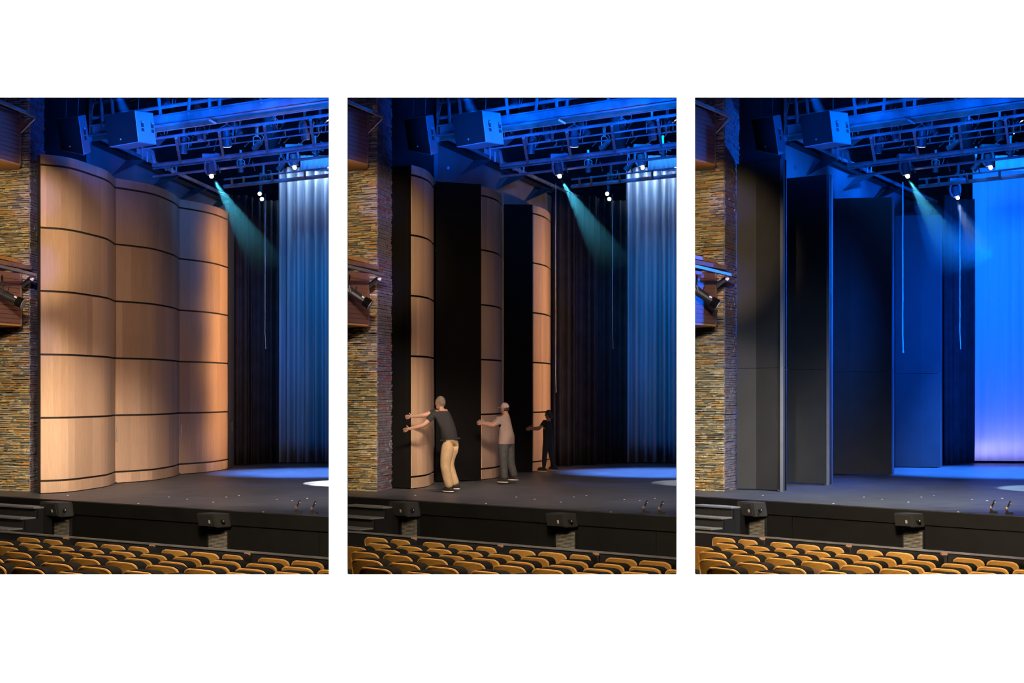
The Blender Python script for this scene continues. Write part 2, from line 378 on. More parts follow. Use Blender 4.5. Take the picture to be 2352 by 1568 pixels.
def steps(k):
    A, B, e, n = stage_frame(k)
    rz = math.atan2(e.y, e.x)
    c = P(k, 95, 1163.5, ZS - .10)
    root = empty('stage_steps', (c.x, c.y, 0), rz)
    tag(root, 'dark carpeted steps against the stone wall, leading up to the ' + SHORT[k], 'steps')
    W = (1.5, .95, .85)[k]
    for j in range(5):
        z = ZS - .10 - .17 * j; y0 = -.27 * (j); 
        obj('riser', box(BM(), (-W / 2, y0 + .025, (z - .02) / 2), (W, .23, z - .02)), M['fill'], root)
        obj('tread', box(BM(), (-W / 2 + .0, y0 - .015, z - .012), (W + .03, .31, .024)), M['tread'], root)
    # side stringer
    b_ = BM()
    for j in range(5): box(b_, (.012, -.27 * j + .06, (ZS - .10 - .17 * j - .03) / 2), (.024, .30, ZS - .10 - .17 * j - .03))
    obj('stringer', b_, M['black'], root)

# ---------------------------------------------------------------- ledge-stone wall
STM = []
def stone_mesh(mt, seed):
    r = random.Random(seed); b_ = BM(); j = lambda a: r.uniform(-a, a)
    # unit stone: x 0..1 long, z 0..1 high, y depth 0 (back) .. -1 (front), lumpy front
    xs = [0, .33 + j(.1), .68 + j(.1), 1]
    B0 = [b_.verts.new((x, 0, 0)) for x in xs]; B1 = [b_.verts.new((x, 0, 1)) for x in xs]
    F0 = [b_.verts.new((x + j(.02), -.8 + j(.2), .06 + j(.06))) for x in xs]; F1 = [b_.verts.new((x + j(.02), -.85 + j(.25), .94 + j(.1))) for x in xs]
    for i in range(3):
        b_.faces.new((F0[i], F0[i + 1], F1[i + 1], F1[i])); b_.faces.new((B0[i + 1], B0[i], B1[i], B1[i + 1]))
        b_.faces.new((F1[i], F1[i + 1], B1[i + 1], B1[i])); b_.faces.new((B0[i], B0[i + 1], F0[i + 1], F0[i]))
    b_.faces.new((B0[0], F0[0], F1[0], B1[0])); b_.faces.new((F0[3], B0[3], B1[3], F1[3]))
    bmesh.ops.recalc_face_normals(b_, faces=b_.faces[:])
    me = bpy.data.meshes.new('stone'); b_.to_mesh(me); b_.free(); me.materials.append(mt); return me
STM = [[stone_mesh(m, 10 * i + j) for j in range(5)] for i, m in enumerate(STONES)]
RSTM = [[stone_mesh(m, 200 + 10 * i + j) for j in range(4)] for i, m in enumerate(RSTONES)]
def stone_wall(k):
    r = random.Random(40)
    a = PZ(k, (-60, -19, -19)[k], 0, 30.4); c = P(k, 67.5, 1128.5, ZS); c = V((c.x, c.y, 0)); d = PZ(k, 100, 0, c.y + .9); a.z = 0
    e1 = (c - a).normalized(); n1 = V((e1.y, -e1.x, 0)); e2 = (d - c).normalized(); n2 = V((e2.y, -e2.x, 0))
    TOPZ = 10.3
    core = BM(); prism(core, [tuple(p[:2]) for p in (a - n1 * .01, c - n1 * .01 - e1*.01, d - e1*.01, d - e1 * .5 + V((0, .3, 0)), a - n1 * .5)], 0, 11.9)
    root = struct(obj('wall_stone', core, M['seam'])); root['label'] = 'stacked ledge-stone wall, warm lit, beside the ' + SHORT[k]
    L1 = (c - a).length; L2 = (d - c).length; rz1 = math.atan2(e1.y, e1.x); rz2 = math.atan2(e2.y, e2.x)
    spec = []
    z = ZS
    while z < TOPZ:
        h = r.choice((.022, .028, .034, .04, .046)) ; x = -r.uniform(0, .1)
        while x < L1 - .01:
            l = r.choice((.08, .12, .18, .24, .34)) * r.uniform(.8, 1.2)
            x2 = min(L1 + r.uniform(0, .012), x + l)
            if L1 - x2 < .07: x2 = L1 + r.uniform(0, .012)
            m_ = r.choices(range(5), (34, 14, 20, 21, 11))[0]
            if x2 > .0: spec.append((a + e1 * max(x, 0), rz1, x2 - max(x, 0) - .004, h * r.uniform(.66, .95), r.uniform(.012, .085), z + r.uniform(0, .006), STM[m_][r.randrange(5)], (z, h * (x2 - x))))
            x = x2
        z += h
    vis = [s for s in spec if s[5] < 8.8]
    vis.sort(key=lambda s: -s[7][1]); keep = set(id(s) for s in vis[:300])
    stuff = BM(); mats = []
    def add_stuff(s):
        me = s[6]; mt = me.materials[0]
        if mt not in mats: mats.append(mt)
        mi = mats.index(mt); R = Matrix.Translation(V((s[0].x, s[0].y, s[5]))) @ Matrix.Rotation(s[1], 4, 'Z') @ Matrix.Diagonal((s[2], s[4], s[3], 1))
        vs = [stuff.verts.new(R @ v.co) for v in me.vertices]
        for p in me.polygons: f = stuff.faces.new([vs[i] for i in p.vertices]); f.material_index = mi
    for s in spec:
        if id(s) in keep:
            o = bpy.data.objects.new('stone', s[6]); C.objects.link(o); o.parent = root
            o.location = (s[0].x, s[0].y, s[5]); o.rotation_euler = (0, r.uniform(-.012, .012), s[1]); o.scale = (s[2], s[4], s[3])
        else: add_stuff(s)
    obj('small_stones', stuff, mats, root, kind='stuff')
    stuff = BM(); mats = []; z = ZS
    while z < TOPZ:
        h = r.choice((.034, .04, .05, .06)); x = 0
        while x < L2 - .05:
            x2 = min(L2, x + r.choice((.25, .4, .6)))
            m_ = 1 if r.random() < .12 else 0
            add_stuff((c + e2 * x, rz2, x2 - x - .003, h * .93, r.uniform(.008, .035), z, RSTM[m_][r.randrange(4)]))
            x = x2
        z += h
    obj('return_stones', stuff, mats, root, kind='stuff')
    return root

# ---------------------------------------------------------------- side boxes on the stone wall
def side_boxes(k):
    for i in range(2):
        # local pixel outline
        if i == 0: zf, xl_, xr_, yt_r, yb_r, yt_l, yb_l = 29.4, -19, 46, 259, 380, 244, 366
        else: zf, xl_, xr_, yt_r, yb_r, yt_l, yb_l = 29.5, -19, 48, 628, 749, 621, 742
        xl_ = (-60, -19, -19)[k]
        # heights are level: front face recedes from near left to far right? level top edge seen from below drops to the right when it recedes
        a0 = Q(k, xr_, yb_r, zf); a1 = Q(k, xr_, yt_r, zf)
        zb, zt = a0.z, a1.z
        # depth at left from level bottom edge
        s = (zt - CAMZ)
        slope = .33 if i == 0 else .14
        Zl = (zt - CAMZ) * F / ((HOR - yt_r) + slope * (xr_ - xl_))
        pl = PZ(k, xl_, 0, Zl); pr = V((a0.x, a0.y, 0)); d = (pr - pl).normalized(); nn = V((d.y, -d.x, 0))
        root = empty('box_balcony', (pr.x, pr.y, zb)); o0 = V(root.location)
        tag(root, ('upper', 'lower')[i] + ' wood-fronted side box jutting from the stone wall, ' + SHORT[k], 'balcony')
        q = lambda p, z=0: V((p.x - o0.x, p.y - o0.y, z - o0.z))
        # return of the box back to the wall
        pb = PZ(k, xr_ - 1, 0, 29.9); pbl = PZ(k, xl_, 0, 30.25)
        b_ = BM(); prism(b_, [tuple(q(p)[:2]) for p in (pl, pr, pb, pbl)], .03, zt - zb); obj('box_front', b_, M['boxwood'], root)
        nb = 11 if i else 11
        me = None
        for j in range(nb):
            z0 = zb + .05 + (zt - zb - .09) * j / nb; z1 = z0 + (zt - zb - .09) / nb * .8
            s_ = BM(); prism(s_, [tuple(q(p)[:2]) for p in (pl + nn * .014, pr + nn * .014 - d * .03, pr - d * .03 + nn * .0, pl)], z0 - zb, z1 - zb)
            obj('slat', s_, M['boxwood'], root)
        obj('corner_trim', prism(BM(), [tuple(q(p)[:2]) for p in (pr - d * .03, pr + nn * .02 - d * .03, pr + nn * .02 + d * .01, pr + d * .01)], 0, zt - zb), M['redbrown'], root)
        obj('underside', prism(BM(), [tuple(q(p)[:2]) for p in (pl + nn * .01, pr + nn * .01, pb, pbl)], 0, .028), M['orange'], root)
        # metal rail bar reaching past the box on a strut
        if i == 0: r0, r1 = Q(k, 80, 267, zf - .25), None; yl = 267 - .42 * (80 - xl_)
        else: r0 = Q(k, 81, 631, zf - .25); yl = 631 - .24 * (81 - xl_)
        rl = Q(k, xl_, yl, F * (r0.z - CAMZ) / (HOR - yl))
        obj('rail_bar', sqbar(BM(), rl - o0, r0 - o0, .06, .05), M['grey'], root)
        if i == 0:
            obj('strut', bar(BM(), Q(k, 80, 273, zf - .2) - o0, Q(k, 48, 305, zf - .02) - o0, .012), M['steel'], root)
            b_ = BM(); hexa(b_, [x - o0 for x in (Q(k, 48, 300, zf), Q(k, 78, 270, zf - .15), Q(k, 78, 270, zf + .0), Q(k, 48, 300, zf + .2), Q(k, 48, 285, zf), Q(k, 76, 268, zf - .15), Q(k, 76, 268, zf), Q(k, 48, 285, zf + .2))])
            obj('gusset', b_, M['boxwood'], root)
        else:
            b_ = BM(); hexa(b_, [x - o0 for x in (Q(k, 49, 664, zf - .1), Q(k, 72, 645, zf - .2), Q(k, 72, 645, zf), Q(k, 49, 664, zf + .1), Q(k, 49, 650, zf - .1), Q(k, 68, 635, zf - .2), Q(k, 68, 635, zf), Q(k, 49, 650, zf + .1))])
            obj('gusset', b_, M['metal'], root)
            obj('strut_end', box(BM(), Q(k, 74, 640, zf - .25) - o0, (.06, .05, .06), Matrix.Rotation(.6, 3, 'Y')), M['slat'], root)
            # wooden ledge planks above
            for (x1, y1, x0y, th, m_, nm) in ((42, 601, .23, .05, 'orange', 'ledge_board'), (66, 615, .19, .06, 'redbrown', 'lower_ledge_board')):
                e0 = Q(k, x1, y1, zf + .25); yl2 = y1 - x0y * (x1 - xl_); e1_ = Q(k, xl_, yl2, F * (e0.z - CAMZ) / (HOR - yl2))
                obj(nm, sqbar(BM(), e1_ - o0, e0 - o0, .12, th * 1.3), M[m_], root)
    # the black follow spot hung on the lower box
    zf = 28.4
    a = Q(k, (-15, 0, 0)[k] - 4, 662, zf); b = Q(k, 38, 690, zf); root = empty('spotlight', (a + b) / 2); o0 = V(root.location)
    tag(root, 'black profile spotlight slung in front of the lower side box, ' + SHORT[k], 'light')
    bd = bar(BM(), a - o0, b - o0, .085, 12, .07); obj('barrel', bd, M['metal'], root)
    d = (b - a).normalized()
    obj('lens_tube', bar(BM(), b - o0, b + d * .13 - o0, .085, 12, .095), M['spk'], root)
    obj('front_rim', bar(BM(), b + d * .13 - o0, b + d * .145 - o0, .1, 12), M['grey'], root)
    obj('clamp', box(BM(), Q(k, 36, 682, zf - .1) - o0, (.05, .03, .03), Matrix.Rotation(.5, 3, 'Y')), M['logo'], root)
    yk = BM(); path(yk, [Q(k, 5, 632, zf) - o0, Q(k, 4, 655, zf - .1) - o0, Q(k, 8, 672, zf - .1) - o0], .018); obj('yoke', yk, M['metal'], root)
    kb = BM(); path(kb, [Q(k, 18, 670, zf - .1) - o0, Q(k, 22, 657, zf - .12) - o0], .01); obj('knob', kb, M['metal'], root)

# ---------------------------------------------------------------- orchestra shell towers
HB = 7.39   # tower top
ROWS = [ZS, 1.288, 2.466, 3.652, 4.836, 6.02, 7.195, HB]
def smooth_line(pts, n=3):
    out = []
    for i in range(len(pts) - 1):
        p0 = pts[max(0, i - 1)]; p1 = pts[i]; p2 = pts[i + 1]; p3 = pts[min(len(pts) - 1, i + 2)]
        for j in range(n):
            t = j / n
            out.append(.5 * ((2 * p1) + (p2 - p0) * t + (2 * p0 - 5 * p1 + 4 * p2 - p3) * t * t + (3 * p1 - p0 - 3 * p2 + p3) * t ** 3))
    out.append(pts[-1]); return out
def offset_line(pts, d):
    out = []
    for i, p in enumerate(pts):
        a = pts[max(0, i - 1)]; b = pts[min(len(pts) - 1, i + 1)]; t = (b - a).normalized(); out.append(p + V((-t.y, t.x, 0)) * d)   # away from camera
    return out
def curved_panel(pts, z0, z1, th, seed):
    b_ = BM(); cl = b_.loops.layers.float_color.new('tone'); r = random.Random(seed)
    bk = offset_line(pts, th); n = len(pts)
    rows = [[b_.verts.new((p.x, p.y, z)) for p in L] for L in (pts, bk) for z in (z0, z1)]
    f0, f1, b0, b1 = rows
    tone = 1; nxt = 0
    fs = []
    for i in range(n - 1):
        if i >= nxt: tone = r.uniform(.80, 1.08); warm = r.uniform(-.05, .03); nxt = i + r.choice((1, 2, 2, 3))
        for q in ((f0[i], f0[i + 1], f1[i + 1], f1[i]), (b0[i + 1], b0[i], b1[i], b1[i + 1]), (f1[i], f1[i + 1], b1[i + 1], b1[i]), (b0[i], b0[i + 1], f0[i + 1], f0[i])):
            f = b_.faces.new(q)
            for l in f.loops: l[cl] = (tone, tone * (1 + warm * .5), tone * (1 + warm), 1)
    for q in ((b0[0], f0[0], f1[0], b1[0]), (f0[-1], b0[-1], b1[-1], f1[-1])):
        f = b_.faces.new(q)
        for l in f.loops: l[cl] = (.9, .9, .9, 1)
    return b_
def wood_tower(k, base, idx, blackside=None, handle=None, seed=0):
    pts = [P(k, x, y, ZS) for x, y in base]; pts = [V((p.x, p.y, 0)) for p in pts]
    ln = smooth_line(pts, 4)
    c = pts[0]; root = empty('shell_tower', (c.x, c.y, ZS))
    lab = ('foremost', 'middle', 'rearmost')[idx]
    tag(root, (lab + ' curved maple shell tower, its wood face closing the wooden-wall stage', lab + ' half-turned maple shell tower, pushed by ' + ('the man in khaki trousers', 'the man in a pale cap', 'the woman in black')[idx])[k], 'acoustic panel', 'orchestra shell towers, ' + SHORT[k])
    loc = [p - c for p in ln]
    bk = offset_line(loc, .035); bk2 = offset_line(loc, .16)
    b_ = BM(); prism(b_, [tuple(p[:2]) for p in bk] + [tuple(p[:2]) for p in bk2[::-1]], .02, HB - ZS - .01); obj('carcass', b_, M['towerdark'] if blackside else M['seam'], root)
    for j in range(7):
        obj('wood_panel', curved_panel(loc, ROWS[j] - ZS + (.019 if j else .015), ROWS[j + 1] - ZS - (.019 if j < 6 else 0), .03, seed * 10 + j), M['wood'], root)
    if blackside:
        sp = [P(k, x, y, ZS) for x, y in blackside]; sp = [V((p.x, p.y, 0)) - c for p in sp]
        b_ = BM(); q2 = [p + V((0, .08, 0)) for p in sp]; prism(b_, [tuple(p[:2]) for p in sp] + [tuple(p[:2]) for p in q2[::-1]], .02, HB - ZS)
        obj('frame_or_added_backing', b_, M['towerdark'], root)
    # casters
    for p in (loc[1], loc[-2]):
        obj('caster', bar(BM(), V((p.x, p.y + .12, .02)) + V((-.02, 0, 0)), V((p.x, p.y + .12, .02)) + V((.02, 0, 0)), .02, 8), M['metal'], root)
    if handle:
        hx, y0, y1 = handle
        Z = pts[0].y - .06; a = Q(k, hx, y0, Z) - V((c.x, c.y, ZS)); d = Q(k, hx, y1, Z) - V((c.x, c.y, ZS))
        h = BM(); bar(h, a, d, .012, 8)
        for t in (.2, .8): q = a.lerp(d, t); bar(h, q, q + V((-.02, .1, 0)), .008)
        obj('pull_handle', h, M['steel'], root)
    return root
def black_tower(k, base, edge, idx):
    pts = [P(k, x, y, ZS) for x, y in base]; pts = [V((p.x, p.y, 0)) for p in pts]; ed = P(k, *edge, ZS); ed = V((ed.x, ed.y, 0))
    c = pts[-1]; root = empty('shell_tower', (c.x, c.y, ZS))
    tag(root, ('foremost', 'second', 'third', 'rearmost')[idx] + ' folded shell tower showing its flat black back, on the deep blue stage', 'acoustic panel', 'orchestra shell towers, ' + SHORT[k])
    for i in range(len(pts) - 1):
        a, b = pts[i] - c, pts[i + 1] - c; t = (b - a).normalized(); nn = V((-t.y, t.x, 0))
        obj('frame_or_added_backing', prism(BM(), [tuple(p[:2]) for p in (a + nn * .055, b + nn * .055, b + nn * .09, a + nn * .09)], .02, HB - ZS - .01), M['towerdark'], root)  # added unseen backing keeps light from leaking through the board joint
        for (z0, z1) in ((.02, 2.36), (2.366, HB - ZS)):
            obj('back_board', prism(BM(), [tuple(p[:2]) for p in (a, b, b + nn * .05, a + nn * .05)], z0, z1), M['tower'], root)
    t = (ed - c).normalized(); nn = V((-t.y, t.x, 0)); a = V((0, 0, 0)) + t * .0; b = ed - c
    obj('edge_board', prism(BM(), [tuple(p[:2]) for p in (a, b, b + nn * .06, a + nn * .06)], 0, HB - ZS), M['edge'], root)
    obj('caster', bar(BM(), (-.1, .05, .02), (-.06, .05, .02), .02, 8), M['metal'], root)

T1 = [(94, 1133.8), (157, 1130.5), (212.4, 1123), (247, 1117), (265, 1109.5)]
T2 = [(267, 1110), (338.7, 1104.7), (372.2, 1100), (400, 1094.2), (411.5, 1089.4)]
T3 = [(413.5, 1089.4), (464, 1085.6), (498, 1081.7), (523, 1077)]
def towers(k):
    if k == 0:
        wood_tower(0, T1, 0, seed=1); wood_tower(0, T2, 1, seed=2, handle=(269, 981, 1012)); wood_tower(0, T3, 2, seed=3, handle=(416.5, 975, 1000))
    elif k == 1:
        wood_tower(1, [(148, 1123), (172, 1120), (188, 1116), (198, 1110)], 0, blackside=[(97, 1121), (146, 1123)], seed=4)
        wood_tower(1, [(309, 1102), (333, 1099), (348, 1095.5), (356.5, 1090)], 1, blackside=[(203, 1107), (307, 1104)], seed=5)
        wood_tower(1, [(427, 1083.5), (446, 1081), (459, 1078), (466.5, 1074)], 2, blackside=[(360, 1084.6), (425, 1084.2)], seed=6)
    else:
        black_tower(2, [(96, 1124), (141, 1125), (203, 1129)], (209.5, 1125), 0)
        black_tower(2, [(211, 1110), (309, 1114)], (317, 1110.5), 1)
        black_tower(2, [(318, 1090), (357, 1090.6), (452, 1091.4)], (458, 1087.5), 2)
        black_tower(2, [(460, 1073), (519, 1073.8), (564, 1074.2)], (568.5, 1071), 3)

# ---------------------------------------------------------------- side wall with rail and gussets, wing wall
HR = 5.15
def railpt(k, x, dy=0, dZ=0):
    y = 318 + .446 * (x - 208); Z = wallZ(x)
    return Q(k, x, y + dy, Z + dZ) if dZ == 0 else PZ(k, x, Q(k, x, y + dy, Z).z, Z + dZ)
def side_wall(k):
    a, b = railpt(k, 208), railpt(k, 545); d = V((b.x - a.x, b.y - a.y, 0)).normalized(); nn = V((d.y, -d.x, 0))
    A2, B2 = V((a.x, a.y, 0)), V((b.x, b.y, 0))
    struct(obj('wall_side', hexa(BM(), [p + V((0, 0, z)) for z_ in (0, 1) for (p, z) in ((A2, (ZS, a.z - .05)[z_]), (B2, (ZS, b.z - .05)[z_]), (B2 - nn * .1, (ZS, b.z - .05)[z_]), (A2 - nn * .1, (ZS, a.z - .05)[z_]))]), M['sidewall']))
    r = empty('wall_rail', a); tag(r, 'blue-lit pipe rail along the top of the side wall, ' + SHORT[k], 'rail')
    obj('pipe', bar(BM(), V((0, 0, .05)) + nn * .12, b - a + V((0, 0, .05)) + nn * .12, .045, 8), M['rig'], r)
    obj('lower_lip', sqbar(BM(), V((0, 0, -.1)) + nn * .06, b - a + V((0, 0, -.1)) + nn * .06, .06, .09), M['black'], r)
    for x in (300, 383, 450, 512):
        p0 = railpt(k, x - 12) - a; q0 = railpt(k, x - 45) - a
        g = BM(); s = nn * .45
        t0 = p0 + V((0, 0, -.14)) + nn * .02; t1 = t0 + nn * .45; lo = q0 + V((0, 0, -.62)) + nn * .02
        vs = [g.verts.new(v) for v in (t0, t1, lo, t0 + d * .04, t1 + d * .04, lo + d * .04)]
        for f in ((0, 1, 2), (5, 4, 3), (0, 3, 4, 1), (1, 4, 5, 2), (2, 5, 3, 0)): g.faces.new([vs[i] for i in f])
        obj('gusset', g, M['rigdark'], r)
    # little fixing on the wall
    if k: 
        p = railpt(k, 222) - a; z = Q(k, 221, 386, 32.2).z - a.z
        obj('wall_lamp', ball(BM(), Q(k, 221, 386, 32.0) - a + nn * .1, .035, 10, 6), M['rig'], r)
    # black wing wall left of it
    w0, w1 = PZ(k, 80, 0, 34.0), V((A2.x, A2.y + .12, 0))
    struct(obj('wall_wing', prism(BM(), [tuple(p[:2]) for p in (w0, w1, w1 + V((0, .1, 0)), w0 + V((0, .1, 0)))], ZS, 11.9), M['black']))
    tr = empty('corner_post', (A2.x, A2.y, a.z - .05)); tag(tr, 'tall blue-lit corner post rising above the side wall, ' + SHORT[k], 'post')
    obj('post', box(BM(), (0, .02, (11.9 - a.z) / 2), (.07, .07, 11.95 - a.z)), M['rig'], tr)
    cb = BM(); path(cb, [Q(k, 222, 215, 31.5) - V(tr.location), Q(k, 214, 245, 31.5) - V(tr.location), Q(k, 207, 285, 31.5) - V(tr.location), Q(k, 204, 320, 31.5) - V(tr.location)], .013, 5); obj('cable', cb, M['grey'], tr)

# ---------------------------------------------------------------- curtains
def fold_curtain(name, k, pts, z0, z1, m, folds, amp, seed, label, cat, thick=.0):
    r = random.Random(seed); a, b = V(pts[0]), V(pts[1]); d = (b - a); L = d.length; d.normalize(); nn = V((d.y, -d.x, 0))
    n = int(folds * 10); ph = 0; prof = []
    phase = [0]
    for i in range(n): phase.append(phase[-1] + r.uniform(.35, 1.05) * 2 * math.pi / 10)
    b_ = BM(); rows = []
    zz = [z0, z0 + .6, z0 + (z1 - z0) * .5, z1 - .5, z1]
    for zi, z in enumerate(zz):
        row = []
        for i in range(n + 1):
            t = i / n; o = math.sin(phase[i]) * amp * (1 + .4 * math.sin(phase[i] * .37 + seed)) + .15 * amp * math.sin(zi * 1.3 + i * .5)
            row.append(b_.verts.new(a + d * (L * t) + nn * o + V((0, 0, z - a.z))))
        rows.append(row)
    for i in range(len(rows) - 1):
        for j in range(n): b_.faces.new((rows[i][j], rows[i][j + 1], rows[i + 1][j + 1], rows[i + 1][j]))
    o = obj(name, b_, m, None, True); tag(o, label, cat)
    md = o.modifiers.new('thickness', 'SOLIDIFY'); md.thickness = .012
    hem = BM()
    return o
def curtains(k):
    if k < 2:
        fold_curtain('stage_curtain', k, (PZ(k, 640, ZS, 42), PZ(k, 772, ZS, 41.9)), ZS + .02, 8.95, M['drape'], 9, .12, 5, 'pale pleated drape washed blue at the back of the ' + SHORT[k], 'curtain')
        if k == 0: xs = ((527, 578, 40.6), (572, 606, 41.2), (602, 641, 41.7))
        else: xs = ((470, 520, 40.0), (515, 572, 40.8), (568, 606, 41.3), (602, 641, 41.7))
    else:
        fold_curtain('cyclorama', k, (PZ(k, 638, ZS, 42.0), PZ(k, 880, ZS, 41.6)), ZS + .06, 8.95, M['cyc'], 14, .012, 5, 'smooth bright blue lit backcloth at the rear of the deep blue stage', 'backcloth')
        xs = ((570, 604, 40.6), (600, 641, 41.4))
    for i, (x0, x1, Z) in enumerate(xs):
        fold_curtain('leg_curtain', k, (PZ(k, x0, ZS, Z), PZ(k, x1, ZS, Z + .15)), ZS + .02, 8.05, M['leg'], max(3, (x1 - x0) / 11), .085, 20 + i,
                     'black pleated leg drape, %s from the shell towers, %s' % (ORD[i], SHORT[k]), 'curtain')
    b_ = BM(); a_, c_ = PZ(k, 690, 8.57, 39.9), PZ(k, XR[k], 8.57, 39.9)
    n_ = 24; L0 = [b_.verts.new((a_.x + (c_.x - a_.x) * i / n_, a_.y + .03 * math.sin(i * 1.9), 8.57)) for i in range(n_ + 1)]; L1 = [b_.verts.new((v.co.x, v.co.y, 8.97)) for v in L0]
    for i in range(n_): b_.faces.new((L0[i], L0[i + 1], L1[i + 1], L1[i]))
    o_ = obj('border_drape', b_, M['cyc'], None, True); tag(o_, 'short light blue lit border cloth between the middle and rear trusses, ' + SHORT[k], 'curtain')
    o_.modifiers.new('thickness', 'SOLIDIFY').thickness = .01
    # ropes
    def rope(x, y0, y1, Z, r_, lab):
        o = BM(); rr = random.Random(int(x)); p = [Q(k, x, y0, Z)]
        m_ = int((y1 - y0) / 40) + 1
        for i in range(1, m_ + 1): p.append(Q(k, x + rr.uniform(-.25, .25) + (1.2 if i == m_ else 0), y0 + (y1 - y0) * i / m_, Z))
        path(o, p, r_, 5); ball(o, p[-1], r_ * 1.8, 6, 4); tag(obj('rope', o, M['rope'], None), lab, 'rope')
    if k == 0: rope(609, 445, 800, 39.5, .006, 'thin pale rope hanging before the dark drapes, wooden-wall stage')
    if k == 1: rope(478.5, 420, 900, 38.9, .006, 'thin blue-lit rope just right of the rearmost maple tower'); rope(609, 445, 800, 39.5, .006, 'short pale rope hanging before the dark drapes, stage with people')
    if k == 2: rope(477.5, 418, 808, 38.9, .016, 'white rope with frayed end before the fourth black tower'); rope(609, 470, 800, 39.5, .012, 'thin white rope hanging before the legs of the deep blue stage')
    # rail handle on dark leg
    if k == 0:
        c = Q(0, 531, 978, 38.8); r_ = empty('return_board', c); tag(r_, 'narrow black return board with steel pull handle ending the row of maple towers', 'board')
        o = BM(); path(o, [V((-.03, .05, .12)), V((.02, 0, .12)), V((.02, 0, -.12)), V((-.03, .05, -.12))], .009); obj('handle_bar', o, M['metal'], r_)
        e0, e1 = P(0, 524, 1077, ZS), P(0, 536, 1073, ZS)
        obj('board', prism(BM(), [tuple((p - c)[:2]) for p in (e0, e1, e1 + V((0, .1, 0)), e0 + V((0, .1, 0)))], ZS - c.z, HB - c.z), M['tower'], r_)

# ---------------------------------------------------------------- hanging loudspeakers
def hang_speaker(k, corners, depth, name_lab, Z0, handles):
    """corners: front TL, TR, BR, BL (px) and side TR, BR (px)"""
    TL, TR, BR, BL, STR, SBR = corners
    root = empty('loudspeaker', Q(k, (BL[0] + BR[0]) / 2, BL[1], Z0)); o0 = V(root.location)
    tag(root, name_lab + ', ' + SHORT[k], 'speaker')
    w_ = (TR[0] - TL[0]) / F * Z0
    dz = lambda p: Z0 + (TR[0] - p[0]) / F * Z0 * .35          # front turned a little to the left of the house
    zs = Z0 + depth
    f = [Q(k, *p, dz(p)) for p in (BL, BR, TR, TL)]
    sR = Q(k, *SBR, zs), Q(k, *STR, zs)
    bk = [f[0] + (sR[0] - f[1]), sR[0], sR[1], f[3] + (sR[1] - f[2])]
    b_ = hexa(BM(), [p - o0 for p in (f[0], f[1], bk[1], bk[0], f[3], f[2], bk[2], bk[3])])
    bmesh.ops.bevel(b_, geom=b_.edges[:], offset=.012, segments=1, affect='EDGES')
    obj('cabinet', b_, M['spkside'], root)
    nf = (f[1] - f[0]).cross(f[3] - f[0]).normalized()
    if nf.y > 0: nf = -nf
    ce = sum(f, V()) / 4
    g = [ce + (p - ce) * .97 for p in f]
    gr = hexa(BM(), [p - o0 for p in (g[0] + nf * .02, g[1] + nf * .02, g[1], g[0], g[3] + nf * .02, g[2] + nf * .02, g[2], g[3])]); G = obj('grille', gr, M['spk'], root)
    c = f[0].lerp(f[1], .45).lerp(f[3].lerp(f[2], .45), .17) + nf * .026
    obj('badge', ball(BM(), c - o0, .014, 8, 5), M['grey'], G)
    sn = (sR[0] - f[1]).cross(f[2] - f[1]).normalized()
    if sn.x < 0: sn = -sn
    for u in handles:
        base = f[1].lerp(sR[0], u); top = f[2].lerp(sR[1], u)
        h = BM(); uu = (sR[0] - f[1]).normalized()
        for (t0, t1) in ((.5, .68), (.36, .46)):
            p0 = base.lerp(top, t0); p1 = base.lerp(top, t1); s = uu * .045
            hexa(h, [q - o0 for q in (p0 - s + sn * .006, p0 + s + sn * .006, p0 + s - sn * .02, p0 - s - sn * .02, p1 - s + sn * .006, p1 + s + sn * .006, p1 + s - sn * .02, p1 - s - sn * .02)])
        H = obj('hand_pocket', h, M['black'], root)
        p0 = base.lerp(top, .66); obj('pocket_lip', ball(BM(), p0 + sn * .01 - o0, (.03, .03, .025), 8, 6), M['spkside'], H)
    for t in (.25, .8):
        p = f[3].lerp(f[2], t) + (bk[2] - f[2]) * .5
        obj('hanging_cable', bar(BM(), p - o0, V((p.x + .1, p.y + .3, 11.9)) - o0, .008, 5), M['metal'], root)
def speakers(k):
    hang_speaker(k, ((130, 274), (180, 266), (193, 357), (141, 345), (197, 263), (209.5, 350)), .35, 'slim black loudspeaker tilted down beside the stone wall', 27.0, (.5,))
    hang_speaker(k, ((239, 266), (310, 253), (318.5, 326), (250, 338), (352, 259), (360, 332)), .6, 'big black loudspeaker hung on cables above the side wall', 26.5, (.3, .85))

